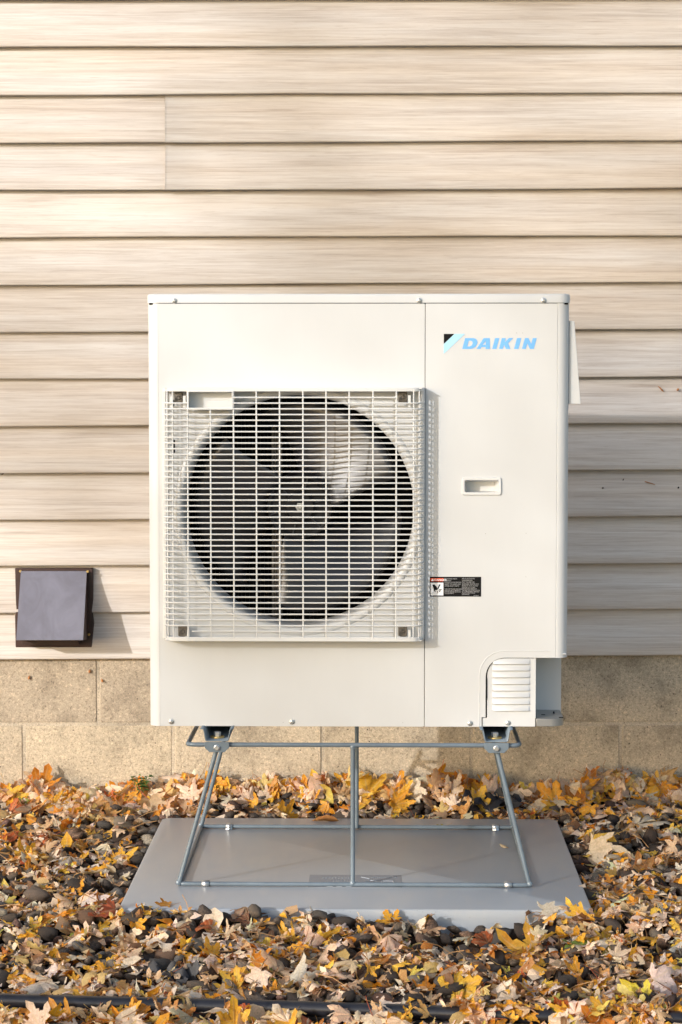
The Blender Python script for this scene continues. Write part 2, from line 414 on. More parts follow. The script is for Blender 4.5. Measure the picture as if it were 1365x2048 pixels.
# block foundation: top course joint seen at y 1446, bottom course below it
ZJ = PWL(1250, 1446.5, 0)[1]
UJ = PWL(944, 1480, 0)[0]; UT = PWL(197, 1380, 0)[0]
bw, bh, jt = 0.3965, 0.193, 0.010
bm_ = MB().prism(rrect(-bw / 2, bw / 2, -bh / 2, bh / 2, 0.003, 2), -0.0016, 0.18)
proto = None
for row, (u00, zc) in enumerate(((UT, ZJ + jt / 2 + bh / 2), (UJ, ZJ - jt / 2 - bh / 2), (UT, ZJ - jt * 1.5 - bh * 1.5))):
    for i in range(-8, 9):
        uc = u00 + jt / 2 + bw / 2 + i * (bw + jt)
        if uc < -3.1 or uc > 3.4 or (row == 2 and abs(uc) > 1.3): continue
        if proto is None: proto = o = bm_.build('concrete_block', M['block'], house, smooth=0, bev=0.002)
        else: o = proto.copy(); COL.objects.link(o)
        o.location = (uc, random.uniform(-0.0008, 0.0008), zc); o.rotation_euler = (0, 0, 0)
MB().box(-3.2, 3.6, 0.0005, 0.17, ZJ - 0.42, ZJ + 0.21).build('mortar_bed', M['mortar'], house, smooth=0)

# ================================================================== WALL VENT HOOD
vu0, vz1 = PWL(31, 1136, -0.014); vu1, vz0 = PWL(189, 1294, -0.014)
vent = empty('wall_vent', HW @ Vector(((vu0 + vu1) / 2, -0.012, vz0)), 'brown vent cover with sloping grey-violet hood low on the siding', 'vent', rz=R(1.5))
vw = vu1 - vu0; vh = vz1 - vz0; vx = lambda u: u - (vu0 + vu1) / 2
pts = [(vx(vu0), 0), (vx(vu0) - .001, vh * .4), (vx(vu0) + 0.002, vh * .5), (vx(vu0), vh), (vx(vu1) - .002, vh), (vx(vu1) - .001, vh * .62), (vx(vu1) - .004, vh * .45), (vx(vu1), vh * .3), (vx(vu1) - .006, 0.0)]
MB().prism(pts, -0.010, 0.008).build('back_plate', M['brown'], vent, bev=0.0015)
hu0 = PWL(43, 1143, -0.03)[0]; hu1 = PWL(174.6, 1143, -0.03)[0]; hz1 = PWL(100, 1142, -0.03)[1] - vz0
hp = 0.130
hz0 = PWL(100, 1279, -hp - 0.0)[1] - vz0
a, b = vx(hu0), vx(hu1); t = 0.002
mb = MB(); mb.v = [(a, -.014, hz1), (b, -.014, hz1), (b, -.026, hz1), (a, -.026, hz1), (a, -hp, hz0), (b, -hp, hz0), (a, -hp + .003, hz0 - .001), (b, -hp + .003, hz0 - .001), (a, -.024, hz1 - .004), (b, -.024, hz1 - .004)]
mb.f = [(0, 1, 2, 3), (3, 2, 5, 4), (4, 5, 7, 6), (6, 7, 9, 8)]
mb.build('hood_face', M['hood'], vent, smooth=0)
for s_, x in ((1, a), (-1, b)):
    mb = MB(); xa, xb = (x, x + 0.002) if s_ > 0 else (x - 0.002, x)
    prof = [(-.010, hz1 - .001), (-.026, hz1 - .001), (-hp + .001, hz0 - .0015), (-.010, hz0 - .012)]
    n = 4; mb.v = [(xa, y, z) for y, z in prof] + [(xb, y, z) for y, z in prof]
    mb.f = [(0, 1, 2, 3), (7, 6, 5, 4)] + [(i, i + 4, (i + 1) % 4 + 4, (i + 1) % 4) for i in range(4)]
    mb.build('hood_cheek', M['brown'], vent, smooth=0)
MB().box(a + .004, b - .02, -0.05, -0.011, 0.012, 0.030).build('flap', M['brown'], vent, bev=.001)
scr = MB().lathe([(0, -.0035), (.0028, -.0035), (.0038, -.002), (.0038, 0)], 12)
def screws(mesh, name, mat, parent, places):
    first = None
    for p in places:
        if first is None: o = first = mesh.build(name, mat, parent)
        else: o = first.copy(); COL.objects.link(o)
        o.location = p
    return first
screws(scr, 'screw', M['brass'], vent, [(vx(hu0) - .003, -.011, hz1 - .001), (vx(hu1) + .002, -.0245, hz1 - .001), (vx(vu1) - .013, -.011, vh * .165)])

# small things stuck to the wall
def husk(px, py, off, length, ang, label, thin=1.0, mat='cocoon'):
    u, z = PWL(px, py, off); p = HW @ Vector((u, off - .002, z))
    d = Vector((math.cos(R(ang)), 0, math.sin(R(ang)))) * length / 2
    mb = MB().tube([-d, -d * .5 + Vector((0, -.0015, 0)), d * .3 + Vector((0, -.002, .0005)), d], [.0006, .0030 * thin, .0026 * thin, .0006], 8)
    return tag(mb.build('seed_husk', M[mat], None, loc=p), label, 'seed husk')
husk(59, 1355, -.003, .012, 80, 'orange husk on the concrete block below the wall vent')
husk(180, 1342, -.003, .011, 75, 'higher of two orange husks at the joint between the first two foundation blocks')
husk(205, 1361, -.003, .010, 110, 'lower orange husk just right of the mortar joint under the vent')
husk(1322, 778, -.012, .022, 135, 'largest orange husk on the siding right of the heat pump', .7)
husk(1356, 779, -.012, .008, 40, 'small orange speck beside the larger husk on the right siding')
husk(1300, 966, -.011, .030, -18, 'thin brown sliver on the shaded siding right of the heat pump', .45)
husk(1247, 959, -.012, .006, 60, 'dark speck on the shaded siding left of the thin sliver', .5, 'brown')
husk(1206, 976, -.012, .005, 0, 'dark round speck on the shaded siding near the heat pump edge', .7, 'black')
husk(1357, 975, -.012, .005, 60, 'dark speck on shaded siding by the frame edge, level with the handle', .7, 'black')
husk(6, 948, -.014, .007, 20, 'tiny brown speck under a siding lip at the left frame edge', .6, 'brown')

# ================================================================== HEAT PUMP
hp_ = empty('heat_pump', (0, 0, 0), 'cream outdoor heat pump with square fan grille, standing on a wire-frame stand', 'heat pump')
X = PX; Z = PZ
xl, xr = X(297), X(1138); zb = Z(1453); zt = Z(606.5); DEP = 0.34; RC = 0.024
cxf, czf, rf = X(598.5), Z(1022), (X(829) - X(368)) / 2 + .0115
circ = [(cxf + rf * math.cos(2 * math.pi * i / 96), czf + rf * math.sin(2 * math.pi * i / 96)) for i in range(96)]
# left front panel with the round fan opening
x0, x1 = X(318.6), X(849.6)
plate('front_panel', [rrect(x0, x1, zb, zt - .0005, .002, 2), circ], 0.0, 0.0024, M['cream'], hp_)
# bell mouth
prof = []
for i in range(9):
    a_ = R(90 * i / 8); prof.append((rf + .0005 - .012 * math.sin(a_), -0.003 + .0225 * (1 - math.cos(a_))))
ring = MB().lathe([(rf + .011, .0), (rf + .009, -.0025), (rf + .003, -.0035)] + prof + [(rf - .0115, .05), (rf - .0115, .10)], 96, (cxf, 0, czf))
ring.build('bell_mouth', M['cream'], hp_, smooth=60)
# right service panel, cut away lower right, with a hole for the handle
hx0, hx1, hz0_, hz1_ = X(930), X(997), Z(984.5), Z(960)
cut = [(X(1075.5), zb + .0005)]
xr1 = X(1113.6)
zc_ = Z(1315)
rA = X(1012) - X(973.5)
outer = [(X(850.8), zb), (X(965.6), zb), (X(965.6), Z(1434)), (X(973.5), Z(1434)), (X(973.5), zc_ - rA)]
outer += [(X(973.5) + rA - rA * math.cos(R(9 * i)), zc_ - rA + rA * math.sin(R(9 * i))) for i in range(1, 11)]
outer += [(xr1, zc_), (xr1, zt - .0005), (X(850.8), zt - .0005)]
plate('service_panel', [outer, rrect(hx0, hx1, hz0_, hz1_, .003, 3)], 0.0, 0.0024, M['cream'], hp_)
# raised line that follows the cut-out
rB = X(1010) - X(961)
pl = [(X(961), Z(1452)), (X(961), Z(1301.5) - rB)] + [(X(961) + rB - rB * math.cos(R(9 * i)), Z(1301.5) - rB + rB * math.sin(R(9 * i))) for i in range(1, 11)] + [(X(1103), Z(1301.5))]
MB().tube([(p[0], 0.0004, p[1]) for p in pl], .0013, 8).build('pressed_ridge', M['cream'], hp_)
# folded corner panels: round front corner, side wall
def corner(name, xe, xs, sgn, zlo, zhi, ydeep, y_start=0.0):
    path = []
    if y_start == 0: path = [(xs, 0.0)] + [(xe - sgn * RC + sgn * RC * math.sin(R(10 * i)), RC - RC * math.cos(R(10 * i))) for i in range(0, 10)]
    else: path = [(xe, y_start)]
    path += [(xe, ydeep)]
    inner = [(p[0] - sgn * 0.0015, p[1] + (0.0015 if i < 6 and y_start == 0 else 0)) for i, p in enumerate(path)]
    loop = path + inner[::-1]; n = len(loop); mb = MB()
    mb.v = [(x, y, zlo) for x, y in loop] + [(x, y, zhi) for x, y in loop]
    m = len(path)
    for i in range(n): mb.f.append((i, (i + 1) % n, (i + 1) % n + n, i + n))
    for i in range(m - 1):
        mb.f.append((i, n - 1 - i, n - 2 - i, i + 1)); mb.f.append((n + i, n + i + 1, n + n - 2 - i, n + n - 1 - i))
    return mb.build(name, M['cream'], hp_, smooth=35)
corner('side_panel', xl, X(317.6), -1, zb, zt, DEP)
corner('side_panel', xr, X(1114.8), 1, Z(1315), zt, DEP)
xr_back = xr - 0.0015
corner('side_panel', xr - .0016, 0, 1, zb + .006, Z(1315) - .0003, DEP, 0.16)
# inside: liner behind the panels so no light leaks in, back closed by the black coil
mb = MB()
mb.box(x0 + .01, x0 + .012, .004, DEP - .02, zb + .01, zt - .004); mb.box(X(838), X(840), .0035, DEP - .02, zb + .01, zt - .004)
mb.box(x0 + .013, X(837), .1, DEP - .02, zt - .008, zt - .005); mb.build('inner_liner', M['dark'], hp_, smooth=0)
mb = MB().box(xl + .004, xr - .004, DEP - .018, DEP - .004, zb + .004, zt - .002)
coil = mb.build('coil', M['coil'], hp_, smooth=0)
fins = MB()
for i in range(60):
    xx = x0 + .03 + i * .009; fins.box(xx, xx + .0012, DEP - .03, DEP - .019, zb + .03, zt - .03)
f_ = fins.build('coil_fins', M['coil'], hp_, smooth=0); f_['kind'] = 'stuff'
# partition and valve recess, seen through the lower right opening
mb = MB(); mb.v = [(X(1076.5), .004, zb + .012), (X(1076.5), .13, zb + .012), (X(1076.5), .13, Z(1312)), (X(1076.5), .004, Z(1312))]
mb.f = [(0, 1, 2, 3)]
MB().box(X(1070), X(1074.2), .004, .15, zb + .010, Z(1312)).build('recess_cheek', M['cream'], hp_, smooth=0)
MB().box(X(1072), xr - .0035, .135, .138, zb + .012, Z(1308)).build('recess_back', M['cream'], hp_, smooth=0)
MB().box(X(1000), xr - .004, .004, .15, Z(1308), Z(1306)).build('recess_top', M['cream'], hp_, smooth=0)
# top cover
tz0, tz1 = Z(605.6), Z(587.5)
lid = [(x, y) for x, y in rrect(X(295.6), X(1139.6), -.0022, DEP + .004, RC + .001, 8)]
mb = MB(); n = len(lid); ins = 0.0045
lid2 = [(x, y) for x, y in rrect(X(295.6) + ins, X(1139.6) - ins, -.0022 + ins, DEP + .004 - ins, RC - .003, 8)]
lid15 = [(x, y) for x, y in rrect(X(295.6) + ins * .25, X(1139.6) - ins * .25, -.0022 + ins * .25, DEP + .004 - ins * .25, RC - .001, 8)]
mb.v = [(x, y, tz0) for x, y in lid] + [(x, y, tz1 - .005) for x, y in lid] + [(x, y, tz1 - .0017) for x, y in lid15] + [(x, y, tz1) for x, y in lid2]
for r_ in range(3):
    for i in range(n): mb.f.append((r_ * n + i, r_ * n + (i + 1) % n, (r_ + 1) * n + (i + 1) % n, (r_ + 1) * n + i))
mb.f.append(tuple(3 * n + i for i in range(n))); mb.f.append(tuple(range(n))[::-1])
mb.build('top_cover', M['cream'], hp_, smooth=50)
MB().box(xl + .004, xr - .004, .003, DEP - .004, zt - .003, tz0 - .0001).build('lid_gasket', M['dark'], hp_, smooth=0)
# base pan
pan = [(X(330), .009), (X(1075.5), .009), (X(1075.5), -.001)] + [(X(1132) - .030 + .030 * math.sin(R(15 * i)), .029 - .030 * math.cos(R(15 * i))) for i in range(7)] + [(X(1132), DEP - .02), (X(330), DEP - .02)]
mb = MB(); n = len(pan); zp = Z(1436.5)
mb.v = [(x, y, zb + .0015) for x, y in pan] + [(x, y, zp) for x, y in pan]
mb.f = [(i, (i + 1) % n, (i + 1) % n + n, i + n) for i in range(n)] + [tuple(range(n, 2 * n)), tuple(range(n))[::-1]]
mb.build('base_pan', M['pan'], hp_, smooth=30, bev=.0008)
for q in ((X(1089), X(1097), .055, .062, zp, zp + .0006), (X(1115), X(1117.5), .075, .085, zp, zp + .004), (X(1122), X(1131), .012, .018, zp, zp + .0015)):
    MB().box(*q).build('pan_slot', M['black'], hp_, smooth=0)
MB().box(X(1073.6), X(1075.2), -.0012, .003, zb + .001, zp + .001).build('pan_gap', M['black'], hp_, smooth=0)
# louvred cover
lx0, lx1 = X(976.5), X(1074.5)
rC = X(1012) - X(976.5)
lo = [(X(966.8), zb + .0003), (lx1, zb + .0003), (lx1, Z(1316.2)), (lx0 + rC, Z(1316.2))] + [(lx0 + rC - rC * math.sin(R(9 * i)), Z(1316.2) - rC + rC * math.cos(R(9 * i))) for i in range(1, 11)] + [(lx0, Z(1435.2)), (X(966.8), Z(1435.2))]
cover = plate('louvred_cover', [lo], .0035, .002, M['cream'], hp_)
lv0, lv1 = X(987), X(1063.5)
first = None
for py in (1316.5, 1329.5, 1343, 1356.5, 1369.7, 1383, 1396.5, 1410):
    mb = MB(); h_ = Z(0) - Z(13.2)
    secs = [(0.0, -h_ * .02), (-.0006, -h_ * .06), (-.0052, -h_ * .78), (-.0056, -h_ * .84), (-.0045, -h_ * .87), (0.0016, -h_ * .87)]
    for xx, k_ in ((lv0, 0), (lv0 + .004, 1), (lv1 - .005, 1), (lv1, 0)):
        for y, z in secs: mb.v.append((xx, .0034 + y * k_ - (0 if k_ else 0), z))
    for i in range(3):
        for j in range(5): mb.f.append((i * 6 + j, (i + 1) * 6 + j, (i + 1) * 6 + j + 1, i * 6 + j + 1))
    mb.f.append((0, 1, 2, 3, 4, 5)); mb.f.append((23, 22, 21, 20, 19, 18))
    if first is None: first = o = mb.build('louvre', M['cream'], cover, smooth=50)
    else: o = first.copy(); COL.objects.link(o)
    o.location = (0, 0, Z(py))
MB().box(X(973.6), X(975.4), .0005, .0034, Z(1399), Z(1355.5)).build('slot', M['black'], cover, smooth=0)
# screws with washers
scm = MB().lathe([(0, -.0042), (.0012, -.0042), (.0014, -.0032), (.0022, -.0032), (.0026, -.0044), (.0042, -.0036), (.0046, -.0016), (.0062, -.0013), (.0064, 0)], 16)
screws(scm, 'screw', M['steel'], hp_, [(X(a_), y_, Z(b_)) for a_, b_, y_ in ((351, 601, -.0022), (838, 601, -.0022), (1085, 601, -.0022), (341, 1444, 0), (584, 1444, 0), (942, 1446, 0), (1018.5, 1445.5, .0035))])
# pinholes
ph = MB().lathe([(0, -.0003), (.0006, -.0003), (.0007, 0)], 8)
screws(ph, 'pinhole', M['tab'], hp_, [(X(a_), 0, Z(b_)) for a_, b_ in ((972, 1067), (1053, 1066), (1053, 1153), (1032, 666), (1044, 666), (566, 1445), (807, 1445))])
# recessed handle
hr = plate('handle', [rrect(X(924), X(1003), Z(990), Z(954.5), .005, 4), rrect(X(930), X(997.5), Z(984), Z(960.5), .003, 3)], -.0035, .004, M['plastic'], hp_, .0014)
mb = MB(); A = rrect(X(930) + .0002, X(997.5) - .0002, Z(984) + .0002, Z(960.5) - .0002, .003, 3); Bq = rrect(X(935), X(991), Z(983.5), Z(965), .003, 3); n = len(A)
mb.v = [(x, -.001, z) for x, z in A] + [(x, .034, z) for x, z in Bq]
mb.f = [(i, (i + 1) % n, (i + 1) % n + n, i + n) for i in range(n)] + [tuple(range(n, 2 * n))]
mb.build('handle_pocket', M['plastic'], hr, smooth=40)
# tilted cover plate on the right side wall
yb = 0.020
k1 = P(1149.5, 642, yb); k2 = P(1162, 808, yb); xs_ = xr + .0005
mb = MB(); mb.v = [(xs_, yb, k1[1]), (k1[0], yb, k1[1]), (k2[0], yb, k2[1]), (xs_, yb, k2[1])]
mb.v += [(x, yb + .10, z) for x, y, z in mb.v]
mb.f = [(0, 1, 2, 3), (7, 6, 5, 4), (0, 4, 5, 1), (1, 5, 6, 2), (2, 6, 7, 3), (3, 7, 4, 0)]
mb.build('side_cover', M['cream'], hp_, smooth=0, bev=.001)
# ---- logo: two triangles and slanted letters
Lz = lambda p: Z(570 + p / 3.69); Lx = lambda p: X(830 + p / 3.69)
logo = MB().prism([(Lx(211), Lz(361)), (Lx(288), Lz(361)), (Lx(211), Lz(434))], -.0006, -.0002).build('logo', M['black'], hp_, smooth=0)
MB().prism([(Lx(291), Lz(361)), (Lx(366), Lz(361)), (Lx(211), Lz(508)), (Lx(211), Lz(437))], -.0006, -.0002).build('logo_stripe', M['paleblue'], logo, smooth=0)
sl = 0.27
def lt(px, py): return (Lx(px + (472 - py) * sl), Lz(py))
def letter(loops): return plate('letter', [[lt(*p) for p in L] for L in loops], -.0006, .0004, M['blue'], logo, .00002, 0)
T, B = 392, 472
def dcurve(x0, x1, t, b, n=8):
    cy = (t + b) / 2; ry = (b - t) / 2; rx = min(ry, (x1 - x0) * .75)
    return [(x0, b), (x0, t)] + [(x1 - rx + rx * math.sin(math.pi * i / n), cy - ry * math.cos(math.pi * i / n)) for i in range(n + 1)]
letter([dcurve(346, 446, T, B), dcurve(378, 412, T + 19, B - 18)])
letter([[(451, B), (482, T), (527, T), (550, B), (517, B), (514, B - 14), (484, B - 14), (479, B)], [(489, B - 31), (510, B - 31), (503, T + 20)]])
letter([[(566, B), (566, T), (597, T), (597, B)]])
letter([[(616, B), (616, T), (645, T), (645, T + 30), (668, T), (700, T), (672, T + 37), (700, B), (666, B), (645, B - 32), (645, B)]])
letter([[(727, B), (727, T), (759, T), (759, B)]])
letter([[(785, B), (785, T), (811, T), (843, B - 36), (843, T), (872, T), (872, B), (843, B), (813, T + 38), (813, B)]])
# ---- warning label
wx = lambda p: X(850 + p / 11.375); wz = lambda p: Z(1140 + p / 11.375)
wlb = MB().box(wx(118), wx(1290), -.0005, 0.0002, wz(600), wz(150)).build('warning_label', M['black'], hp_, smooth=0)
MB().box(wx(135), wx(433), -.0008, -.0005, wz(252), wz(183)).build('danger_band', M['red'], wlb, smooth=0)
MB().box(wx(138), wx(430), -.0008, -.0005, wz(575), wz(283)).build('pictogram_field', M['white'], wlb, smooth=0)
add('danger_text', text_mesh('\u25b2DANGER', .0062, wx(150), wz(243), -.0010, .00012, sx=1.12), M['white'], wlb, 0)
hand = [[(170, 330), (225, 325), (275, 375), (290, 420), (285, 450), (262, 455), (240, 440), (252, 492), (240, 497), (215, 460), (200, 400)],
        [(330, 325), (365, 325), (305, 440), (283, 445)],
        [(272, 462), (298, 470), (312, 505), (308, 530), (296, 522), (292, 498)],
        [(308, 455), (330, 460), (362, 492), (352, 500), (330, 482)], [(318, 430), (345, 440), (378, 468), (366, 472), (338, 456)], [(345, 428), (398, 430), (396, 440), (350, 444)]]
hm_ = MB()
for L in hand: hm_.prism([(wx(a_), wz(b_)) for a_, b_ in L], -.0011, -.0008)
hm_.build('pictogram', M['black'], wlb, smooth=0)
add('warning_text', text_mesh("ROTATING PARTS\nHAZARD!\nCOULD CAUSE SERIOUS\nINJURY TO HAND AND\nOTHER BODY PARTS.", .0043, wx(455), wz(210), -.0009, .00004, .95, sx=.80), M['greyprint'], wlb, 0)
add('warning_text', text_mesh("TURN OFF POWER AND MAKE\nSURE FAN HAS COMPLETELY\nSTOPPED BEFORE SERVICING\nTHE EQUIPMENT.", .0037, wx(455), wz(440), -.0009, .00004, .88, sx=.76), M['greyprint'], wlb, 0)
add('warning_text', text_mesh("PIÈCES ROTATIVES\nDANGEREUSES!\nPEUT CAUSER DES\nBLESSURES GRAVES AUX\nMAINS ET AUX AUTRES\nPARTIES DU CORPS.", .0043, wx(852), wz(205), -.0009, .00004, .95, sx=.80), M['greyprint'], wlb, 0)
add('warning_text', text_mesh("METTRE HORS TENSION ET\nS'ASSURER QUE LE VENTILATEUR\nEST COMPLÈTEMENT IMMOBILE\nAVANT D'EFFECTUER LE\nDÉPANNAGE.", .0037, wx(852), wz(440), -.0009, .00004, .82, sx=.74), M['greyprint'], wlb, 0)
add('warning_text', text_mesh("3P330863-7", .0034, wx(1115), wz(590), -.0009, .00004, sx=.75), M['greyprint'], wlb, 0)

# ---- fan
fan = empty('fan', (cxf, .085, czf)); fan.parent = hp_
fan.location.z = Z(1017)
hubp = [(0, -.030), (.030, -.030), (.034, -.026), (.036, -.018), (.062, -.018), (.068, -.022), (.072, -.022), (.075, -.016), (.078, .03), (.078, .05)]
hub = MB().lathe(hubp, 48).build('hub', M['hub'], fan, smooth=30)
for i in range(6):
    a_ = R(60 * i + 15); mb = MB(); c, s_ = math.cos(a_), math.sin(a_)
    mb.tube([(c * .034, -.021, s_ * .034), (c * .068, -.021, s_ * .068)], .0018, 6); mb.build('hub_rib', M['blade'], hub)
MB().lathe([(0, -.042), (.004, -.042), (.0055, -.040), (.0055, -.033), (.010, -.033), (.0105, -.030)], 6).build('shaft_nut', M['steel'], hub, smooth=20)
def blade(a0):
    mb = MB(); nr, na = 9, 15; span = 92
    for i in range(nr):
        t_ = i / (nr - 1); r_ = .072 + (.238 - .072) * t_
        sweep = 22 * t_ ** 1.5
        for j in range(na):
            u = j / (na - 1)
            a_ = R(a0 + sweep - span * u * (1 - .10 * math.sin(t_ * 3.1)) - 10 * t_ * (u - .2))
            y = .055 - .098 * u - .010 * math.sin(u * math.pi) - .010 * t_
            rr = r_ * (1 - (.05 * abs(2 * u - 1) ** 4 if t_ > .9 else 0))
            mb.v.append((rr * math.cos(a_), y, rr * math.sin(a_)))
    for i in range(nr - 1):
        for j in range(na - 1): q = i * na + j; mb.f.append((q, q + 1, q + na + 1, q + na))
    o = mb.build('blade', M['blade'], fan, smooth=60, fixn=False)
    s_ = o.modifiers.new('thick', 'SOLIDIFY'); s_.thickness = .003; s_.offset = 0
    lip = MB().tube([mb.v[(nr - 1) * na + j] for j in range(na)], .0042, 6, flat=.6).build('blade_lip', M['hub'], o)
for a0 in (94, -26, 214): blade(a0)
# motor bracket behind the fan
bx_ = X(547)
mbk = MB()
for dx in (-.010, -.0035, .003, .0095): mbk.box(bx_ + dx - .0016, bx_ + dx + .0016, .175, .19, zb + .05, zt - .06)
mbk.box(bx_ - .012, bx_ + .012, .19, .193, zb + .05, zt - .06); mbk.build('motor_bracket', M['tab'], hp_, smooth=0)
MB().lathe([(0, .13), (.055, .13), (.06, .14), (.06, .2)], 24, (cxf, 0, czf)).build('motor', M['coil'], hp_)

# ---- fan grille
gr = empty('fan_grille'); gr.parent = hp_
GD = .050
gx0, gx1 = X(329), X(848.5)                      # base of the guard on the panel
def gpath(z, grow=0.0, inset=0.0):               # plan of a wrapping bar
    xa, xb = gx0 - grow + inset, gx1 + grow - inset
    pts = [(xa, -.004), (xa + .0025, -GD * .50), (xa + .0085, -GD * .80), (xa + .016, -GD * .955), (xa + .024, -GD)]
    pts += [(xa + .024 + (xb - xa - .048) * i / 10, -GD) for i in range(1, 10)]
    pts += [(xb - .024, -GD), (xb - .016, -GD * .955), (xb - .0085, -GD * .80), (xb - .0025, -GD * .50), (xb, -.004)]
    return [(x, y, z) for x, y in pts]
YF = -GD
ZG = lambda py: P(700, py, YF)[1]; XG = lambda px: P(px, 1000, YF)[0]
zrt, zrb = ZG(775.5), ZG(1283)
bar_r = .0018
ys = [783.5 + 11.42 * k for k in range(1, 43)]
px0, px1 = 376, 467
pz0 = ZG(819.5)
first = None; firstR = None
xcut = XG(467.5); xlc = XG(377)
for k, py in enumerate(ys):
    z = ZG(py); full = gpath(0)
    if k in (0, 1, 2):                            # broken by the grip pocket and the clips
        if k == 0: pt = [(xcut, YF, 0), (XG(795), YF, 0)]; segs = [pt]
        else: segs = [[p for p in full if p[0] > xcut + .005], ]; segs[0] = [(xcut, YF, 0)] + segs[0]
        if k in (1, 2):
            segs.append([p for p in full if p[0] < xlc - .004] + [(xlc, YF, 0)])
        for sg in segs: MB().tube([(a_, b_, 0) for a_, b_, c_ in sg], bar_r, 6).build('grille_bar', M['plastic'], gr, loc=(0, 0, z))
        continue
    if k == len(ys) - 1:
        MB().tube([(XG(383), YF, 0), (XG(789), YF, 0)], bar_r, 6).build('grille_bar', M['plastic'], gr, loc=(0, 0, z)); continue
    if first is None: first = o = MB().tube(full, bar_r, 6).build('grille_bar', M['plastic'], gr)
    else: o = first.copy(); COL.objects.link(o)
    o.location = (0, 0, z)
# upright bars
up = None; zl = zrb + .004; zh = zrt - .006
for i, px in enumerate((376.3, 422, 468, 513.6, 560, 606.6, 652.8, 699, 746.5, 793)):
    xx = XG(px); top = zh
    if i == 1: top = pz0
    yy = YF + .0012
    mb = MB().tube([(0, 0, zl), (0, 0, top)], .0018, 6)
    if i == 1: o = mb.build('grille_upright', M['plastic'], gr)
    elif up is None: up = o = mb.build('grille_upright', M['plastic'], gr)
    else: o = up.copy(); COL.objects.link(o)
    o.location = (xx, yy, 0)
sp_ = [(.0, -.010), (.0007, -.020), (.0019, -.030), (.0050, -.0365), (.0105, -.0440), (.0230, -.0495)]
sd_ = None
for (dx, y) in sp_:
    for sgn, xe in ((1, gx0), (-1, gx1)):
        if sd_ is None: sd_ = o = MB().tube([(0, 0, zl), (0, 0, zh)], .0016, 6).build('grille_upright', M['plastic'], gr)
        else: o = sd_.copy(); COL.objects.link(o)
        o.location = (xe + sgn * (dx + .0012), y + .001, 0)
def rim(z0, z1, name, back=.0):
    outer_ = gpath(0); 
    outer_ = [(a_, b_) for a_, b_, _ in outer_]; outer_[0] = (outer_[0][0], -.0003); outer_[-1] = (outer_[-1][0], -.0003)
    n = len(outer_); mb = MB(); gth = .0045
    inn = []
    for i, (a_, b_) in enumerate(outer_):
        c_ = (gx0 + gx1) / 2; inn.append((a_ + (gth if a_ < c_ else -gth) * (1 if i < 4 or i > n - 5 else 0), min(b_ + (gth if 1 <= i <= n - 2 else 0), -.0003)))
    loop = outer_ + inn[::-1]; m = len(loop)
    mb.v = [(a_, b_, z0) for a_, b_ in loop] + [(a_, b_, z1) for a_, b_ in loop]
    for i in range(m): mb.f.append((i, (i + 1) % m, (i + 1) % m + m, i + m))
    for i in range(n - 1): mb.f.append((i, m - 1 - i, m - 2 - i, i + 1)); mb.f.append((m + i, m + i + 1, 2 * m - 2 - i, 2 * m - 1 - i))
    return mb.build(name, M['plastic'], gr, smooth=35, bev=.0012)
rim(zrt - .0085, zrt, 'grille_rim'); rim(zrb - .0005, zrb + .0095, 'grille_rim')
# shelf of the rims back to the panel
MB().box(gx0 + .006, gx1 - .006, YF + .006, -.0005, zrt - .0025, zrt - .0004).build('grille_shelf', M['plastic'], gr, smooth=0)
MB().box(gx0 + .006, gx1 - .006, YF + .006, -.0005, zrb + .0003, zrb + .0025).build('grille_shelf', M['plastic'], gr, smooth=0)
MB().box(gx1 - .0012, gx1 + .0018, -.005, -.0004, zrb, zrt).build('grille_flange', M['plastic'], gr, smooth=0, bev=.0008)
MB().box(gx0 - .003, gx0 + .0015, -.0035, -.0004, zrb, zrt).build('grille_flange', M['plastic'], gr, smooth=0, bev=.0008)
# grip pocket
xa, xb, za, zc = XG(376.5), XG(467), pz0, ZG(784)
pk = plate('grip_pocket', [[(xa, za), (xb, za), (xb, zc + .002), (xa, zc + .002)], [(xa + .0025, za + .0045), (xb - .0025, za + .0045), (xb - .0025, zc), (xa + .0025, zc)]], YF - .002, .004, M['plastic'], gr)
MB().box(xa, xb, YF + .030, YF + .032, za, zc).box(xa, xa + .002, YF + .002, YF + .03, za, zc).box(xb - .002, xb, YF + .002, YF + .03, za, zc).box(xa + .002, xb - .002, YF + .002, YF + .03, za, za + .002).build('grip_shell', M['plastic'], pk, smooth=0)
MB().box(XG(417), xb - .0025, YF - .0012, YF + .0015, za + .004, ZG(802)).build('grip_lip', M['plastic'], pk, smooth=0, bev=.0006)
# corner clips
for px, py in ((357, 795), (806, 794), (365, 1262), (806, 1262)):
    yy = -.030; c0 = P(px, py, yy); tb = plate('clip', [rrect(c0[0] - .009, c0[0] + .009, c0[1] - .013, c0[1] + .010, .005, 4)], yy, .003, M['tab'], gr)
    MB().lathe([(0, -.002), (.003, -.002), (.0038, -.0035), (.0048, -.002), (.0052, 0)], 12, (c0[0], yy, c0[1] - .0005)).build('clip_screw', M['tab'], tb)
    MB().box(c0[0] - .010, c0[0] + .010, -.020, -.0185, c0[1] - .012, c0[1] + .012).build('clip_plate', M['tab'], tb, smooth=0)
    MB().box(c0[0] - .0175, c0[0] - .0125, yy - .012, yy - .010, c0[1] - .022, c0[1] + .003).box(c0[0] + .0115, c0[0] + .0175, yy - .012, yy - .010, c0[1] - .022, c0[1] + .004).build('clip_arm', M['plastic'], tb, smooth=0)
# slots in the panel behind the guard
MB().box(X(347.5), X(351), -.0006, .0, Z(906), Z(880)).box(X(347), X(350), -.0006, .0, Z(812), Z(800)).build('panel_slot', M['black'], hp_, smooth=0)

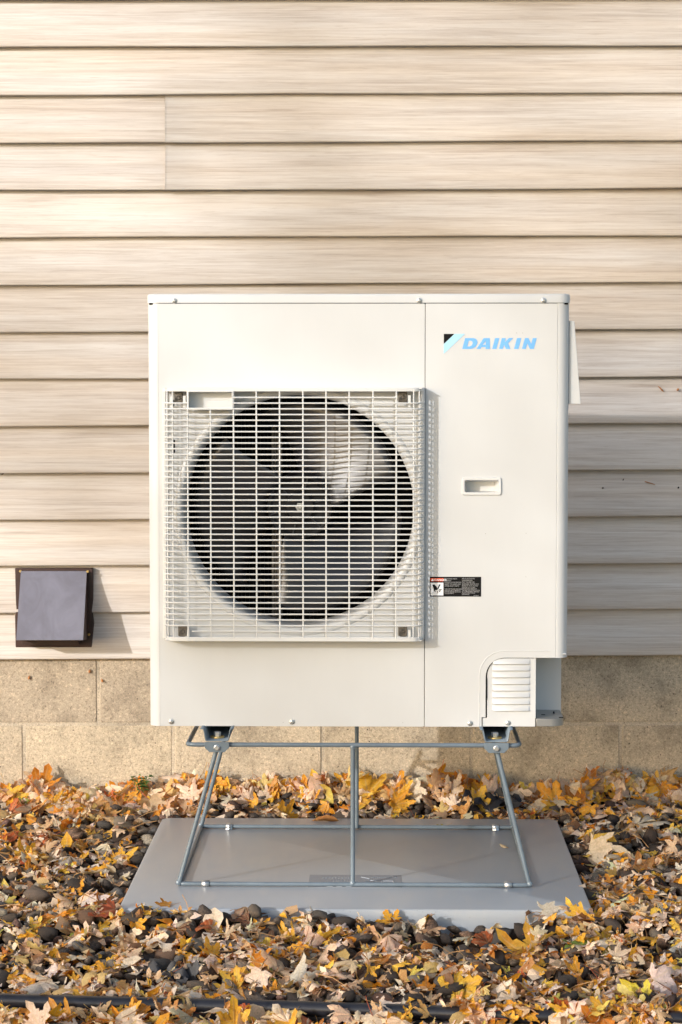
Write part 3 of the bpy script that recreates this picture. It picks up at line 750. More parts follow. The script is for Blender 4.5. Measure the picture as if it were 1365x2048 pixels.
# ================================================================== STAND
st = empty('equipment_stand', (0, .3, 0), 'grey wire-frame steel stand holding the heat pump above the pad', 'stand')
def sbar(name, pts, r=.0051, seg=12):
    mb = MB().tube([(x, y - .3, z) for x, y, z in pts], r, seg); return mb.build(name, M['grey'], st, smooth=50)
YS, YB = -.03, .605
zL = .0056
def fillet(pts, r, n=5):
    out = [pts[0]]
    for i in range(1, len(pts) - 1):
        p, a_, c_ = Vector(pts[i]), Vector(pts[i - 1]), Vector(pts[i + 1])
        u = (a_ - p).normalized() * r; v = (c_ - p).normalized() * r
        for k in range(n + 1):
            t_ = k / n; out.append(tuple((p + u) * (1 - t_) ** 2 + p * 2 * t_ * (1 - t_) + (p + v) * t_ ** 2))
    out.append(pts[-1]); return out
xfl, xfr = P(358, 1777, YS)[0], P(1060, 1777, YS)[0]
zU = P(700, 1490, YS)[1]
xul, xur = P(375.5, 1490, YS)[0], P(1040, 1490, YS)[0]
# lower ring, front and back bars and sides
sbar('lower_rail', fillet([(xfl, YB, zL), (xfl, YS, zL), (xfr, YS, zL), (xfr, YB, zL)], .014))
sbar('lower_rail', [(xfl, YB, zL), (xfr, YB, zL)])
YUB = .50
sbar('upper_rail', fillet([(0, YUB, zU), (xul, YUB, zU), (xul, YS, zU), (xur, YS, zU), (xur, YUB, zU), (0.001, YUB, zU)], .018))
xbl, xbr = P(435, 1492, YS)[0], P(993, 1494, YS)[0]
for xb_, xf_, d in ((xbl, xfl, -1), (xbr, xfr, 1)):
    sbar('leg', [(xf_, YS, zL), (xb_ - d * .000, YS + .004, zU - .005)])
    sbar('leg', [(xf_, YB, zL), (xb_, YB - .06, zU + .010)])
sbar('leg', [(P(706, 1600, YS)[0], YS, zL), (P(706, 1600, YS)[0], YS, zU - .004)])
sbar('leg', [(P(714, 1600, YB)[0], YB - .01, zL), (P(714, 1600, YB)[0], YB - .01, zU + .09)])
wd = MB().lathe([(0, -.007), (.0055, -.0045), (.0072, 0), (.0055, .0045), (0, .007)], 12)
wl_ = None
for p in ((P(706, 1600, YS)[0], YS, zL + .003), (P(706, 1600, YS)[0], YS, zU - .004), (xfl, YS, zL + .003), (xfr, YS, zL + .003), (xfl, YB, zL + .003), (xfr, YB, zL + .003), (P(714, 1600, YB)[0], YB - .005, zL + .003)):
    if wl_ is None: wl_ = o = wd.build('weld', M['grey'], st)
    else: o = wl_.copy(); COL.objects.link(o)
    o.location = (p[0], p[1] - .3, p[2])
for xb_ in (xbl, xbr):
    # channel rail running front to back, open upwards
    w1, w2 = .0265, .031; zf = P(700, 1482, YS)[1]; ztop = zb - .0008
    prof = [(-w2 - .006, ztop), (-w2, ztop), (-w2 + .001, ztop - .004), (-w1, zf + .003), (-w1 + .003, zf), (w1 - .003, zf), (w1, zf + .003), (w2 - .001, ztop - .004), (w2, ztop), (w2 + .006, ztop)]
    mb = MB(); n = len(prof)
    for y in (YS - .012, YS - .012 + .50):
        mb.v += [(xb_ + a_, y - .3, b_) for a_, b_ in prof]
    mb.f = [(i, i + 1, i + 1 + n, i + n) for i in range(n - 1)]
    rl = mb.build('channel_rail', M['grey'], st, smooth=30, fixn=False)
    s_ = rl.modifiers.new('thick', 'SOLIDIFY'); s_.thickness = .0022; s_.offset = 1
    # bracket plate in front, bolt through it
    zc0, zc1 = zf - .0015, P(700, 1503.5, YS)[1]
    plate('bracket', [[(xb_ - .0275, zc0), (xb_ - .0275, zc0 - .013), (xb_ - .017, zc1), (xb_ + .017, zc1), (xb_ + .0275, zc0 - .013), (xb_ + .0275, zc0)]], YS - .012, .004, M['grey'], st, .0008).location = (0, -.3, 0)
    MB().lathe([(0, -.006), (.0045, -.006), (.0055, -.005), (.0055, -.001), (.0068, -.0005), (.0068, .001)], 12, (xb_, YS - .012 - .3, zc0 - .0125)).build('bolt', M['steel'], st)
    wy_ = YS + .030
    MB().lathe([(0, .0), (.0155, .0), (.0165, .001), (.0165, .0025), (.0155, .004), (0, .004)], 20, (xb_ - .002, wy_ - .3, zf + .002), axis='z').build('washer', M['brass'], st)
    MB().lathe([(.008, .004), (.008, .013), (.0065, .0145), (0, .0145)], 6, (xb_ - .002, wy_ - .3, zf + .002), axis='z').build('bolt_head', M['steel'], st, smooth=20)
for px, y in ((411, YS), (1017, YS), (459, YB), (991, YB)):
    xx = P(px, 1700, y)[0]; mb = MB()
    for i in range(11):
        a_ = R(-35 + 250 * i / 10) if False else R(180 - 18 * i); 
        mb.v += [(xx - .0085, y - .3 + .0068 * math.cos(a_), zL + .0068 * math.sin(a_)), (xx + .0085, y - .3 + .0068 * math.cos(a_), zL + .0068 * math.sin(a_))]
    for i in range(10): mb.f.append((2 * i, 2 * i + 1, 2 * i + 3, 2 * i + 2))
    n = len(mb.v); mb.v += [(xx - .0085, y - .3 + .0068, zL), (xx + .0085, y - .3 + .0068, zL), (xx + .0085, y - .3 - .0068 - .012 * (y > .3), zL - .0052), (xx - .0085, y - .3 - .0068 - .012 * (y > .3), zL - .0052)]
    mb.f.append((0, 1, n + 2, n + 3))
    cl = mb.build('pipe_clip', M['steel'], st); s_ = cl.modifiers.new('thick', 'SOLIDIFY'); s_.thickness = .0012; s_.offset = 1
    if y > .3: MB().lathe([(0, .004), (.0035, .004), (.0042, 0)], 8, (xx, y - .3 - .014, .0012), axis='z').build('clip_screw', M['steel'], st)

# ================================================================== PAD
pad = empty('equipment_pad', (0, .4, -.06), 'low grey plastic pad under the stand, bedded in stones and leaves', 'pad')
def ringpts(x0, x1, y0, y1, r, n=6): return rrect(x0, x1, y0, y1, r, n)
mb = MB(); rings = []
for (g_, z, rr) in ((.010, -.075, .035), (.005, -.02, .03), (.003, -.0035, .028), (.0018, -.0010, .026), (-.001, .0, .024)):
    rings.append([(x, y, z) for x, y in ringpts(PADX0 - g_, PADX1 + g_, PADY0 - g_ , PADY1 + g_, rr)])
n = len(rings[0])
for rg in rings: mb.v += [(x, y - .4, z + .06) for x, y, z in rg]
for k in range(len(rings) - 1):
    for i in range(n): mb.f.append((k * n + i, k * n + (i + 1) % n, (k + 1) * n + (i + 1) % n, (k + 1) * n + i))
mb.f.append(tuple((len(rings) - 1) * n + i for i in range(n)))
mb.build('pad_body', M['pad'], pad, smooth=50)
# shallow ribs moulded in the top, and the raised name panel
for px in (430, 520, 612, 880, 1005, 1085):
    xx = G(px, 1715)[0]
    MB().tube([(xx, PADY0 + .07 - .4, .0588), (xx, PADY1 - .05 - .4, .0588)], .0045, 8, flat=.28 if False else 1).build('moulded_rib', M['pad'], pad, smooth=60).scale = (1, 1, 1)
for o in list(pad.children):
    if o.name.startswith('moulded_rib'):
        for v in o.data.vertices: v.co.z = .0596 + (v.co.z - .0588) * .06
q0, q1, q2, q3 = G(617, 1775), G(619, 1750), G(804, 1751), G(803, 1775)
mb = MB(); mb.box((q0[0] + q1[0]) / 2, (q2[0] + q3[0]) / 2, q0[1] - .4, q1[1] - .4, .0595, .0608)
M['pad2'] = simple('stippled_pad_panel', (.27, .275, .29), .6, 0, .1, 200, .5, 900)
npn = mb.build('name_panel', M['pad2'], pad, bev=.0005)
em = MB(); pw = q2[0] - q0[0]; pd = q1[1] - q0[1]
def est(x, y, x2, y2, r=.0013): em.tube([(q0[0] + pw * x, q0[1] + pd * y - .4, .0608), (q0[0] + pw * x2, q0[1] + pd * y2 - .4, .0608)], r, 5)
for i in range(9): est(.14 + i * .035, .72, .155 + i * .035, .74)
for i in range(9): est(.26 + i * .03, .48, .27 + i * .03, .5)
for i in range(13): est(.67 + i * .022, .76, .68 + i * .022, .78, .001)
for x in (.20, .30, .40): est(x, .05, x, .38); est(x, .05, x + .06, .05); est(x + .06, .05, x + .06, .38)
est(.56, .8, .65, .68); est(.57, .3, .65, .55); est(.57, .3, .64, .12); est(.65, .55, .73, .5)
est(.78, .08, .78, .5); est(.78, .5, .9, .5); est(.9, .5, .93, .25); est(.93, .25, .84, .1); est(.84, .28, .92, .12)
em.build('raised_lettering', M['pad'], npn)
# pad blocks the height field
ix0, ix1 = int((PADX0 - .008 - GX0) / RES), int((PADX1 + .008 - GX0) / RES)
iy0, iy1 = int((PADY0 - .008 - GY0) / RES), int((PADY1 + .008 - GY0) / RES)

# ================================================================== EDGING
ep = [G(-420, 1990, -.04), G(0, 2003, -.04), G(250, 2007, -.04), G(500, 2013, -.04), G(700, 2021, -.04), G(900, 2029, -.04), G(1000, 2035, -.04), G(1150, 2043, -.045), G(1365, 2052, -.05), G(1700, 2064, -.06)]
cur = []
for i in range(len(ep) - 1):
    for k in range(4): t_ = k / 4; cur.append((ep[i][0] * (1 - t_) + ep[i + 1][0] * t_, ep[i][1] * (1 - t_) + ep[i + 1][1] * t_))
cur.append(ep[-1])
ca = np.array(cur)
for _ in range(4): ca[1:-1] = (ca[:-2] + ca[1:-1] * 2 + ca[2:]) / 4
edg = empty('garden_edging', (0, ca[len(ca) // 2][1], -.08), 'black plastic garden edging with a rounded top, crossing the leaves', 'garden edging')
ey = ca[len(ca) // 2][1]
MB().tube([(x, y - ey, .041 + .0025 * math.sin(x * 4)) for x, y in ca], .0145, 14).build('edging_tube', M['edging'], edg, smooth=60)
mb = MB(); n = len(ca)
for dy, z in ((-.004, .030), (-.006, .020), (-.004, -.045), (.003, -.045), (.003, .030)): mb.v += [(x, y + dy - ey, z) for x, y in ca]
mb.f = [(k * n + i, k * n + i + 1, (k + 1) * n + i + 1, (k + 1) * n + i) for k in range(4) for i in range(n - 1)]
mb.build('edging_skirt', M['edging'], edg, smooth=30)
def edge_y(x): return np.interp(x, ca[:, 0], ca[:, 1])

# ================================================================== HEIGHT FIELD STACKING
ex = edge_y(gx)
for i in range(nx):
    c0 = int((ex[i] - .014 - GY0) / RES); c1 = int((ex[i] + .014 - GY0) / RES); HM[max(c0, 0):c1, i] = np.maximum(HM[max(c0, 0):c1, i], -.026)
def on_pad(x, y, m=0.0): return PADX0 - m < x < PADX1 + m and PADY0 - m < y < PADY1 + m
def wall_y(x): return WALL_Y + math.tan(R(1.5)) * x
def win(x, y, r):
    a_ = max(0, int((x - r - GX0) / RES)); b_ = min(nx, int((x + r - GX0) / RES) + 2)
    c_ = max(0, int((y - r - GY0) / RES)); d_ = min(ny, int((y + r - GY0) / RES) + 2)
    return a_, b_, c_, d_
def proj(x, y, z):
    v = Rm.transposed() @ (Vector((x, y, z)) - CAM); return (682.5 + F * v.x / -v.z, 1024 - F * v.y / -v.z)

# ---- stone shapes
import bmesh
stone_lib = []
for k in range(14):
    bm = bmesh.new(); bmesh.ops.create_icosphere(bm, subdivisions=2, radius=1.0)
    r2 = np.random.default_rng(100 + k); ax = r2.normal(size=(7, 3)); am = r2.uniform(.04, .13, 7); ph_ = r2.uniform(0, 6, 7); cl_n = r2.normal(size=(7, 3)); cl_n /= np.linalg.norm(cl_n, axis=1)[:, None]; cl_d = r2.uniform(.62, .95, 7)
    sc = (1.1, r2.uniform(.66, .98), r2.uniform(.42, .68)); V = []
    for v in bm.verts:
        p = np.array(v.co); d = 1 + sum(am[i] * math.sin(1.9 * float(p @ ax[i]) + ph_[i]) for i in range(7)) * .95
        p = p * d + np.sign(p) * np.abs(p) ** 2 * .12; 
        for nn, dd in zip(cl_n, cl_d):
            e_ = float(p @ nn) - dd
            if e_ > 0: p = p - nn * e_ * .85
        V.append((p[0] * sc[0], p[1] * sc[1], p[2] * sc[2]))
    stone_lib.append((np.array(V), np.array([[v.index for v in f.verts] for f in bm.faces]))); bm.free()
STONE_C = [(.062, .047, .038), (.042, .033, .029), (.095, .070, .050), (.055, .036, .026), (.13, .10, .075), (.10, .055, .042), (.20, .165, .125), (.075, .070, .066), (.30, .26, .20), (.14, .085, .055), (.034, .027, .024), (.055, .043, .036)]
def set_attr(me, name, data, typ='FLOAT_COLOR'):
    at = me.attributes.new(name, typ, 'POINT')
    if typ == 'FLOAT_COLOR':
        d = np.ones((len(data), 4), dtype=np.float32); d[:, :3] = data; at.data.foreach_set('color', d.ravel())
    elif typ == 'FLOAT_VECTOR': at.data.foreach_set('vector', np.asarray(data, dtype=np.float32).ravel())
    else: at.data.foreach_set('value', np.asarray(data, dtype=np.float32).ravel())
def np_mesh(name, V, Fc):
    me = bpy.data.meshes.new(name); me.vertices.add(len(V)); me.vertices.foreach_set('co', np.asarray(V, dtype=np.float32).ravel())
    me.loops.add(Fc.size); me.polygons.add(len(Fc)); me.loops.foreach_set('vertex_index', Fc.ravel().astype(np.int32))
    me.polygons.foreach_set('loop_start', np.arange(0, Fc.size, 3, dtype=np.int32)); me.polygons.foreach_set('loop_total', np.full(len(Fc), 3, dtype=np.int32))
    me.polygons.foreach_set('use_smooth', np.ones(len(Fc), dtype=bool)); me.update(calc_edges=True); return me
stones = []
def put_stone(x, y, s, k=None, sink=.25, cidx=None, tilt=.35):
    k = random.randrange(len(stone_lib)) if k is None else k
    V, _ = stone_lib[k]
    M3 = np.array((Matrix.Rotation(random.uniform(0, 6.28), 3, 'Z') @ Matrix.Rotation(random.gauss(0, tilt), 3, 'X') @ Matrix.Rotation(random.gauss(0, tilt), 3, 'Y')))
    Vr = (V * s) @ M3.T
    a_, b_, c_, d_ = win(x, y, s * .7)
    if b_ - a_ < 2 or d_ - c_ < 2: return
    reg = HM[c_:d_, a_:b_]
    if cidx is None and float(np.percentile(reg, 80)) > float(base_h(x, y)) + .022: return None
    z = float(np.percentile(reg, 60)) - Vr[:, 2].min() * (1 - 2 * sink) 
    cc = STONE_C[random.randrange(len(STONE_C))] if cidx is None else cidx
    j = random.uniform(.75, 1.3); cc = tuple(c * j for c in cc)
    rx = (Vr[:, 0].max() - Vr[:, 0].min()) / 2; ry = (Vr[:, 1].max() - Vr[:, 1].min()) / 2; rz = Vr[:, 2].max()
    a_, b_, c_, d_ = win(x, y, max(rx, ry)); X_, Y_ = np.meshgrid(gx[a_:b_], gy[c_:d_])
    e = 1 - ((X_ - x) / rx) ** 2 - ((Y_ - y) / ry) ** 2; h = np.where(e > 0, z + rz * np.sqrt(np.clip(e, 0, 1)), -9)
    HM[c_:d_, a_:b_] = np.maximum(HM[c_:d_, a_:b_], h)
    stones.append(dict(k=k, M3=M3, s=s, p=(x, y, z), c=cc, top=z + rz)); return stones[-1]
n_st = 0
for _ in range(13500):
    x = random.uniform(-1.30, 1.15); y = random.uniform(-1.0, 1.06)
    if y > wall_y(x) - .02 or on_pad(x, y, .014) or abs(y - edge_y(x)) < .026: continue
    if y < edge_y(x) and random.random() < .8: continue
    q = proj(x, y, -.03)
    if (865 < q[0] < 1060 and 1845 < q[1] < 1905) and random.random() < .75: continue
    s = random.choice((.008, .010, .012, .013, .015, .017, .020, .025)) * random.uniform(.85, 1.15)
    put_stone(x, y, s, sink=random.uniform(.1, .35))
HM_under = HM[iy0:iy1, ix0:ix1].copy()
HM[iy0:iy1, ix0:ix1] = 0.0
# ---- leaf shapes
def make_leaf(seed, kind):
    r = random.Random(seed); V = []; vein = []; Fc = []
    def v(x, y, z, ve): V.append([x, y, z]); vein.append(ve); return len(V) - 1
    if kind == 'maple':
        angs = [90 + r.gauss(0, 4), 90 - 46 + r.gauss(0, 5), 90 + 46 + r.gauss(0, 5), 90 - 98 + r.gauss(0, 7), 90 + 98 + r.gauss(0, 7)]
        lens = [1.0, r.uniform(.8, .92), r.uniform(.8, .92), r.uniform(.42, .6), r.uniform(.42, .6)]
        wid = r.uniform(.15, .27); deep = r.uniform(.30, .56)
        order = [3, 1, 0, 2, 4]; O = v(0, 0, 0, 1)
        S_ = []
        for a_, b_ in ((3, 1), (1, 0), (0, 2), (2, 4)):
            am = R((angs[a_] + angs[b_]) / 2); rr = deep * (lens[a_] + lens[b_]) / 2; S_.append(v(rr * math.cos(am), rr * math.sin(am), .02, .0))
        e0 = R(angs[3] - 40); e1 = R(angs[4] + 40)
        S_ = [v(.12 * math.cos(e0), .12 * math.sin(e0), .02, 0)] + S_ + [v(.12 * math.cos(e1), .12 * math.sin(e1), .02, 0)]
        for i, l in enumerate(order):
            a_ = R(angs[l]); L = lens[l]; dx, dy = math.cos(a_), math.sin(a_); nxx, nyy = -dy, dx
            M1 = v(dx * L * .5, dy * L * .5, 0, 1); M2 = v(dx * L * .76, dy * L * .76, 0, 1); T_ = v(dx * L, dy * L, -.02, .8)
            for sgn, Sx in ((-1, S_[i]), (1, S_[i + 1])):
                w = sgn * L * wid * r.uniform(.85, 1.15); zf = r.uniform(.01, .05)
                A = v(dx * L * .60 + nxx * w, dy * L * .60 + nyy * w, zf, 0)
                Bv = v(dx * L * .63 + nxx * w * .55, dy * L * .63 + nyy * w * .55, zf * .6, .2)
                Cv = v(dx * L * .84 + nxx * w * .62, dy * L * .84 + nyy * w * .62, zf, 0)
                q = [(O, Sx, A), (O, A, M1), (M1, A, Bv), (M1, Bv, M2), (Bv, Cv, M2), (M2, Cv, T_)]
                Fc += [t if sgn < 0 else t[::-1] for t in q]
    elif kind == 'oval':
        O = v(0, -.1, 0, 1); mids = [v(0, .2, 0, 1), v(0, .5, 0, 1), v(0, .8, 0, 1)]; T_ = v(r.gauss(0, .03), 1.1, 0, .7)
        for sgn in (-1, 1):
            s1 = v(sgn * .26, .12, .05, 0); s2 = v(sgn * .34, .45, .07, 0); s3 = v(sgn * .2, .8, .05, 0)
            q = [(O, s1, mids[0]), (mids[0], s1, s2), (mids[0], s2, mids[1]), (mids[1], s2, s3), (mids[1], s3, mids[2]), (mids[2], s3, T_)]
            Fc += [t if sgn > 0 else t[::-1] for t in q]
    else:                                         # torn scrap
        m = r.randint(5, 8); c = v(0, .1, 0, .4); P_ = []
        for i in range(m):
            a_ = 2 * math.pi * i / m + r.uniform(-.3, .3); rr = r.uniform(.2, .75) * (1.3 if i % 3 == 0 else 1); P_.append(v(rr * math.cos(a_), rr * math.sin(a_) * .75, r.gauss(0, .05), 0))
        Fc += [(c, P_[i], P_[(i + 1) % m]) for i in range(m)]
    V = np.array(V, dtype=float); nb = len(V)
    cr_ = r.choice((.02, .04, .07)); V[:, 2] += cr_ * np.sin(V[:, 0] * 7 + r.uniform(0, 6)) * np.cos(V[:, 1] * 8 + r.uniform(0, 6)) + cr_ * .5 * np.sin(V[:, 0] * 19 + V[:, 1] * 13 + r.uniform(0, 6))
    uv = V[:, :2].copy()
    V[:, 1] -= .30
    # bend round one or two axes
    for cu_ in (r.choice((.6, 1.2, 1.8, 2.6, 3.4)) * r.choice((1, 1, 1, -1)), r.uniform(-.7, .9)):
        a_ = r.uniform(0, math.pi); c_, s_ = math.cos(a_), math.sin(a_); s = V[:, 0] * c_ + V[:, 1] * s_; t = -V[:, 0] * s_ + V[:, 1] * c_
        rad = 1 / abs(cu_ + 1e-6); sg = 1 if cu_ > 0 else -1
        s2 = (rad - V[:, 2] * sg) * np.sin(s / rad); z2 = sg * (rad - (rad - V[:, 2] * sg) * np.cos(s / rad))
        V = np.stack([s2 * c_ - t * s_, s2 * s_ + t * c_, z2], 1)
    rr_ = np.hypot(uv[:, 0], uv[:, 1]); V[:, 2] += r.uniform(-.05, .16) * np.clip(rr_ - .55, 0, 1) * 2.2
    stemflag = np.zeros(len(V))
    if kind == 'maple' and r.random() < .6:        # stalk
        b0 = V[0].copy(); d = np.array([r.gauss(0, .25), -1, r.uniform(-.1, .5)]); d /= np.linalg.norm(d); side = np.cross(d, [0, 0, 1]); side /= np.linalg.norm(side); upv = np.cross(side, d)
        L = r.uniform(.5, .95); rings = []
        for i in range(4):
            t_ = i / 3; c_ = b0 + d * L * t_ + upv * .12 * t_ * t_ + side * .1 * math.sin(t_ * 2); row = []
            for k in range(3):
                a_ = 2 * math.pi * k / 3; row.append(len(V)); V = np.vstack([V, c_ + (side * math.cos(a_) + upv * math.sin(a_)) * .013]); vein.append(0); uv = np.vstack([uv, [0, 0]])
            rings.append(row)
        for i in range(3):
            for k in range(3):
                l = (k + 1) % 3; Fc += [(rings[i][k], rings[i][l], rings[i + 1][l]), (rings[i][k], rings[i + 1][l], rings[i + 1][k])]
        stemflag = np.concatenate([stemflag, np.ones(12)])
    return V, np.array(Fc), np.array(vein, dtype=float), uv, stemflag
leaf_lib = [make_leaf(500 + i, 'maple') for i in range(26)] + [make_leaf(600 + i, 'oval') for i in range(4)]
scrap_lib = [make_leaf(700 + i, 'scrap') for i in range(16)]
TOPC = [((.74, .36, .03), 6), ((.80, .46, .05), 7), ((.82, .54, .08), 5), ((.66, .27, .03), 4), ((.50, .20, .04), 3), ((.58, .42, .26), 5), ((.34, .18, .08), 1.5), ((.60, .33, .12), 4), ((.66, .56, .12), 1.2), ((.30, .34, .07), .5), ((.52, .14, .05), .6), ((.22, .12, .07), 1)]
UNDC = [((.78, .63, .47), 6), ((.82, .70, .55), 6), ((.70, .52, .35), 4), ((.58, .38, .22), 3), ((.76, .66, .56), 3), ((.68, .50, .20), 2), ((.46, .32, .21), 2), ((.60, .60, .40), .5)]
def pick(L):
    c = random.choices([a for a, _ in L], [w for _, w in L])[0]; j = random.uniform(1.0, 1.27); return tuple(x * j * random.uniform(.94, 1.06) for x in c)
def leaf_colours(lf, top=None, und=None):
    V, Fc, ve, uv, sf = lf; top = top or pick(TOPC); und = und or pick(UNDC); n = len(V)
    C1 = np.tile(np.array(top), (n, 1)); C2 = np.tile(np.array(und), (n, 1)); m = sf > .5
    sc = random.choice(((.45, .12, .06), (.55, .36, .14), (.40, .22, .10))); C1[m] = sc; C2[m] = sc
    off = np.random.default_rng(random.randrange(10 ** 6)).uniform(0, 50, 2)
    luv = np.concatenate([uv + off, np.zeros((n, 1))], 1); return C1, C2, ve, luv
def fit_leaf(V, x, y, s, yaw, flip, roll, lift=0.0):
    """lays a leaf on what is already there and returns its matrix and raises the height field"""
    a_, b_, c_, d_ = win(x, y, s * .42)
    if b_ - a_ < 3 or d_ - c_ < 3: return None
    reg = HM[c_:d_, a_:b_]; X_, Y_ = np.meshgrid(gx[a_:b_] - x, gy[c_:d_] - y)
    hi = float(np.percentile(reg, 78)); Zr = np.clip(reg, hi - .03, hi + .012)
    A_ = np.stack([X_.ravel(), Y_.ravel(), np.ones(X_.size)], 1); co, *_ = np.linalg.lstsq(A_, Zr.ravel(), rcond=None)
    nrm = Vector((-max(-.8, min(.8, co[0])), -max(-.8, min(.8, co[1])), 1)).normalized()
    q = Vector((0, 0, 1)).rotation_difference(nrm).to_matrix()
    M3 = q @ Matrix.Rotation(roll[0], 3, 'X') @ Matrix.Rotation(roll[1], 3, 'Y') @ Matrix.Rotation(yaw, 3, 'Z')
    if flip: M3 = M3 @ Matrix.Rotation(math.pi, 3, 'X')
    M3n = np.array(M3) * s; W_ = V @ M3n.T
    # drop until it rests
    ii = np.clip(((W_[:, 0] + x - GX0) / RES).astype(int), 0, nx - 1); jj = np.clip(((W_[:, 1] + y - GY0) / RES).astype(int), 0, ny - 1)
    need = HM[jj, ii] - W_[:, 2]; z = float(np.percentile(need, 72)) + .0015 + lift
    hh = W_[:, 2] + z
    # raise the field a little where the leaf lies
    rad = s * .45; a_, b_, c_, d_ = win(x, y, rad); X_, Y_ = np.meshgrid(gx[a_:b_] - x, gy[c_:d_] - y)
    m = X_ ** 2 + Y_ ** 2 < rad ** 2; ht = float(np.percentile(hh, 35))
    pl_ = ht + co[0] * X_ + co[1] * Y_
    sub = HM[c_:d_, a_:b_]; sub[m] = np.maximum(sub[m], np.minimum(pl_[m], sub[m] + .012))
    return M3n, z, W_
acc = dict(V=[], F=[], c=[], u=[], v=[], l=[], s=[]); cnt = 0
def stuff_leaf(lf, x, y, s, roll, flip=None, yaw=None, top=None, und=None, lift=0.0):
    global cnt
    r_ = fit_leaf(lf[0], x, y, s, random.uniform(0, 6.28) if yaw is None else yaw, random.random() < .5 if flip is None else flip, roll, lift)
    if r_ is None: return
    M3n, z, W_ = r_; P_ = W_ + np.array([x, y, z])
    lim = np.array([wall_y(a_) - .006 for a_ in P_[:, 0]]); P_[:, 1] = np.minimum(P_[:, 1], lim)
    C1, C2, ve, luv = leaf_colours(lf, top, und)
    acc['V'].append(P_); acc['F'].append(lf[1] + cnt); acc['c'].append(C1); acc['u'].append(C2); acc['v'].append(ve); acc['l'].append(luv); acc['s'].append(np.full(len(lf[1]), random.random() < .5)); cnt += len(P_)
def density(x, y):
    q = proj(x, y, -.03); px, py = q
    d = .80
    if y > .84: d = 1.0
    if py > 1830: d = 1.0
    if py > 1965: d = .95
    if 120 < px < 330 and 1600 < py < 1790 and px > 330 - (py - 1600) * .75 - 70: d = .34
    if 430 < px < 1100 and 1595 < py < 1645: d = .22
    if 860 < px < 1070 and 1830 < py < 1905: d = .25
    if 240 < px < 860 and 1830 < py < 1868: d = .5
    if px > 1130 and 1600 < py < 1800: d = .68
    if 690 < px < 1000 and 1905 < py < 1990: d = .7
    return d
def ok(x, y, m):
    if abs(y - edge_y(x)) < .032 and x < .16 and random.random() < .88: return False
    return y < wall_y(x) - m and not on_pad(x, y, m * .8)
BR = [(.30, .17, .09), (.22, .12, .06), (.42, .26, .14), (.16, .09, .05)]
for _ in range(5600):                              # rotted and shredded scraps
    x = random.uniform(-1.3, 1.15); y = random.uniform(-1.05, 1.02)
    if not ok(x, y, .015) or random.random() > density(x, y) * .85: continue
    s = random.uniform(.014, .036)
    stuff_leaf(random.choice(scrap_lib), x, y, s, (random.gauss(0, .35), random.gauss(0, .35)), top=random.choice(BR) if random.random() < .45 else None)
for _ in range(5600):
    x = random.uniform(-1.32, 1.18); y = random.uniform(-1.1, 1.01)
    if not ok(x, y, .03) or random.random() > density(x, y): continue
    s = random.choice((.022, .027, .032, .038, .046)) * random.uniform(.9, 1.1); st_ = .45 if y > .82 else .20
    stuff_leaf(random.choice(leaf_lib), x, y, s, (random.gauss(0, st_), random.gauss(0, st_)))
for _ in range(620):                              # drift against the wall
    x = random.uniform(-1.32, 1.2); y = wall_y(x) - abs(random.gauss(0, .055)) - .02
    s = random.uniform(.035, .068)
    stuff_leaf(random.choice(leaf_lib), x, y, s, (random.uniform(.0, .9), random.gauss(0, .4)))
for _ in range(260):                              # in front of the edging
    x = random.uniform(-1.2, 1.1); y = edge_y(x) - random.uniform(.028, .17)
    stuff_leaf(random.choice(leaf_lib), x, y, random.uniform(.03, .06), (random.gauss(.2, .4), random.gauss(0, .35)), lift=.006)
for _ in range(110):                              # lying over the edging on the right
    x = random.uniform(.14, .9); y = edge_y(x) + random.gauss(0, .022)
    stuff_leaf(random.choice(leaf_lib), x, y, random.uniform(.025, .05), (random.gauss(0, .3), random.gauss(0, .3)))
# ---- separate leaves on top, parts of the ground
LM = []
for k in range(48):
    lf = leaf_lib[k % len(leaf_lib)]; C1, C2, ve, luv = leaf_colours(lf)
    me = np_mesh('leaf', lf[0], lf[1]); set_attr(me, 'col', C1); set_attr(me, 'under', C2); set_attr(me, 'vein', ve, 'FLOAT'); set_attr(me, 'luv', luv, 'FLOAT_VECTOR')
    me.materials.append(M['leaf']); LM.append((lf, me))
def obj_leaf(x, y, s, roll, k=None, flip=None, yaw=None, me_lf=None, parent=ground, lift=0.0, name='leaf'):
    lf, me = me_lf or LM[random.randrange(len(LM)) if k is None else k]
    r_ = fit_leaf(lf[0], x, y, s, random.uniform(0, 6.28) if yaw is None else yaw, random.random() < .5 if flip is None else flip, roll, lift)
    if r_ is None: return None
    M3n, z, W_ = r_; over = (W_[:, 1] + y).max() - (wall_y(x) - .006)
    if over > 0: y -= over
    M4 = Matrix.Translation((x, y, z)) @ Matrix([list(r) for r in M3n]).to_4x4()
    o = bpy.data.objects.new(name, me); COL.objects.link(o)
    if parent: o.parent = parent
    o.matrix_world = M4; return o
def my_leaf(seed, top, und, kind='maple'):
    lf = make_leaf(seed, kind); C1, C2, ve, luv = leaf_colours(lf, top, und)
    me = np_mesh('leaf', lf[0], lf[1]); set_attr(me, 'col', C1); set_attr(me, 'under', C2); set_attr(me, 'vein', ve, 'FLOAT'); set_attr(me, 'luv', luv, 'FLOAT_VECTOR')
    me.materials.append(M['leaf']); return lf, me
n = 0
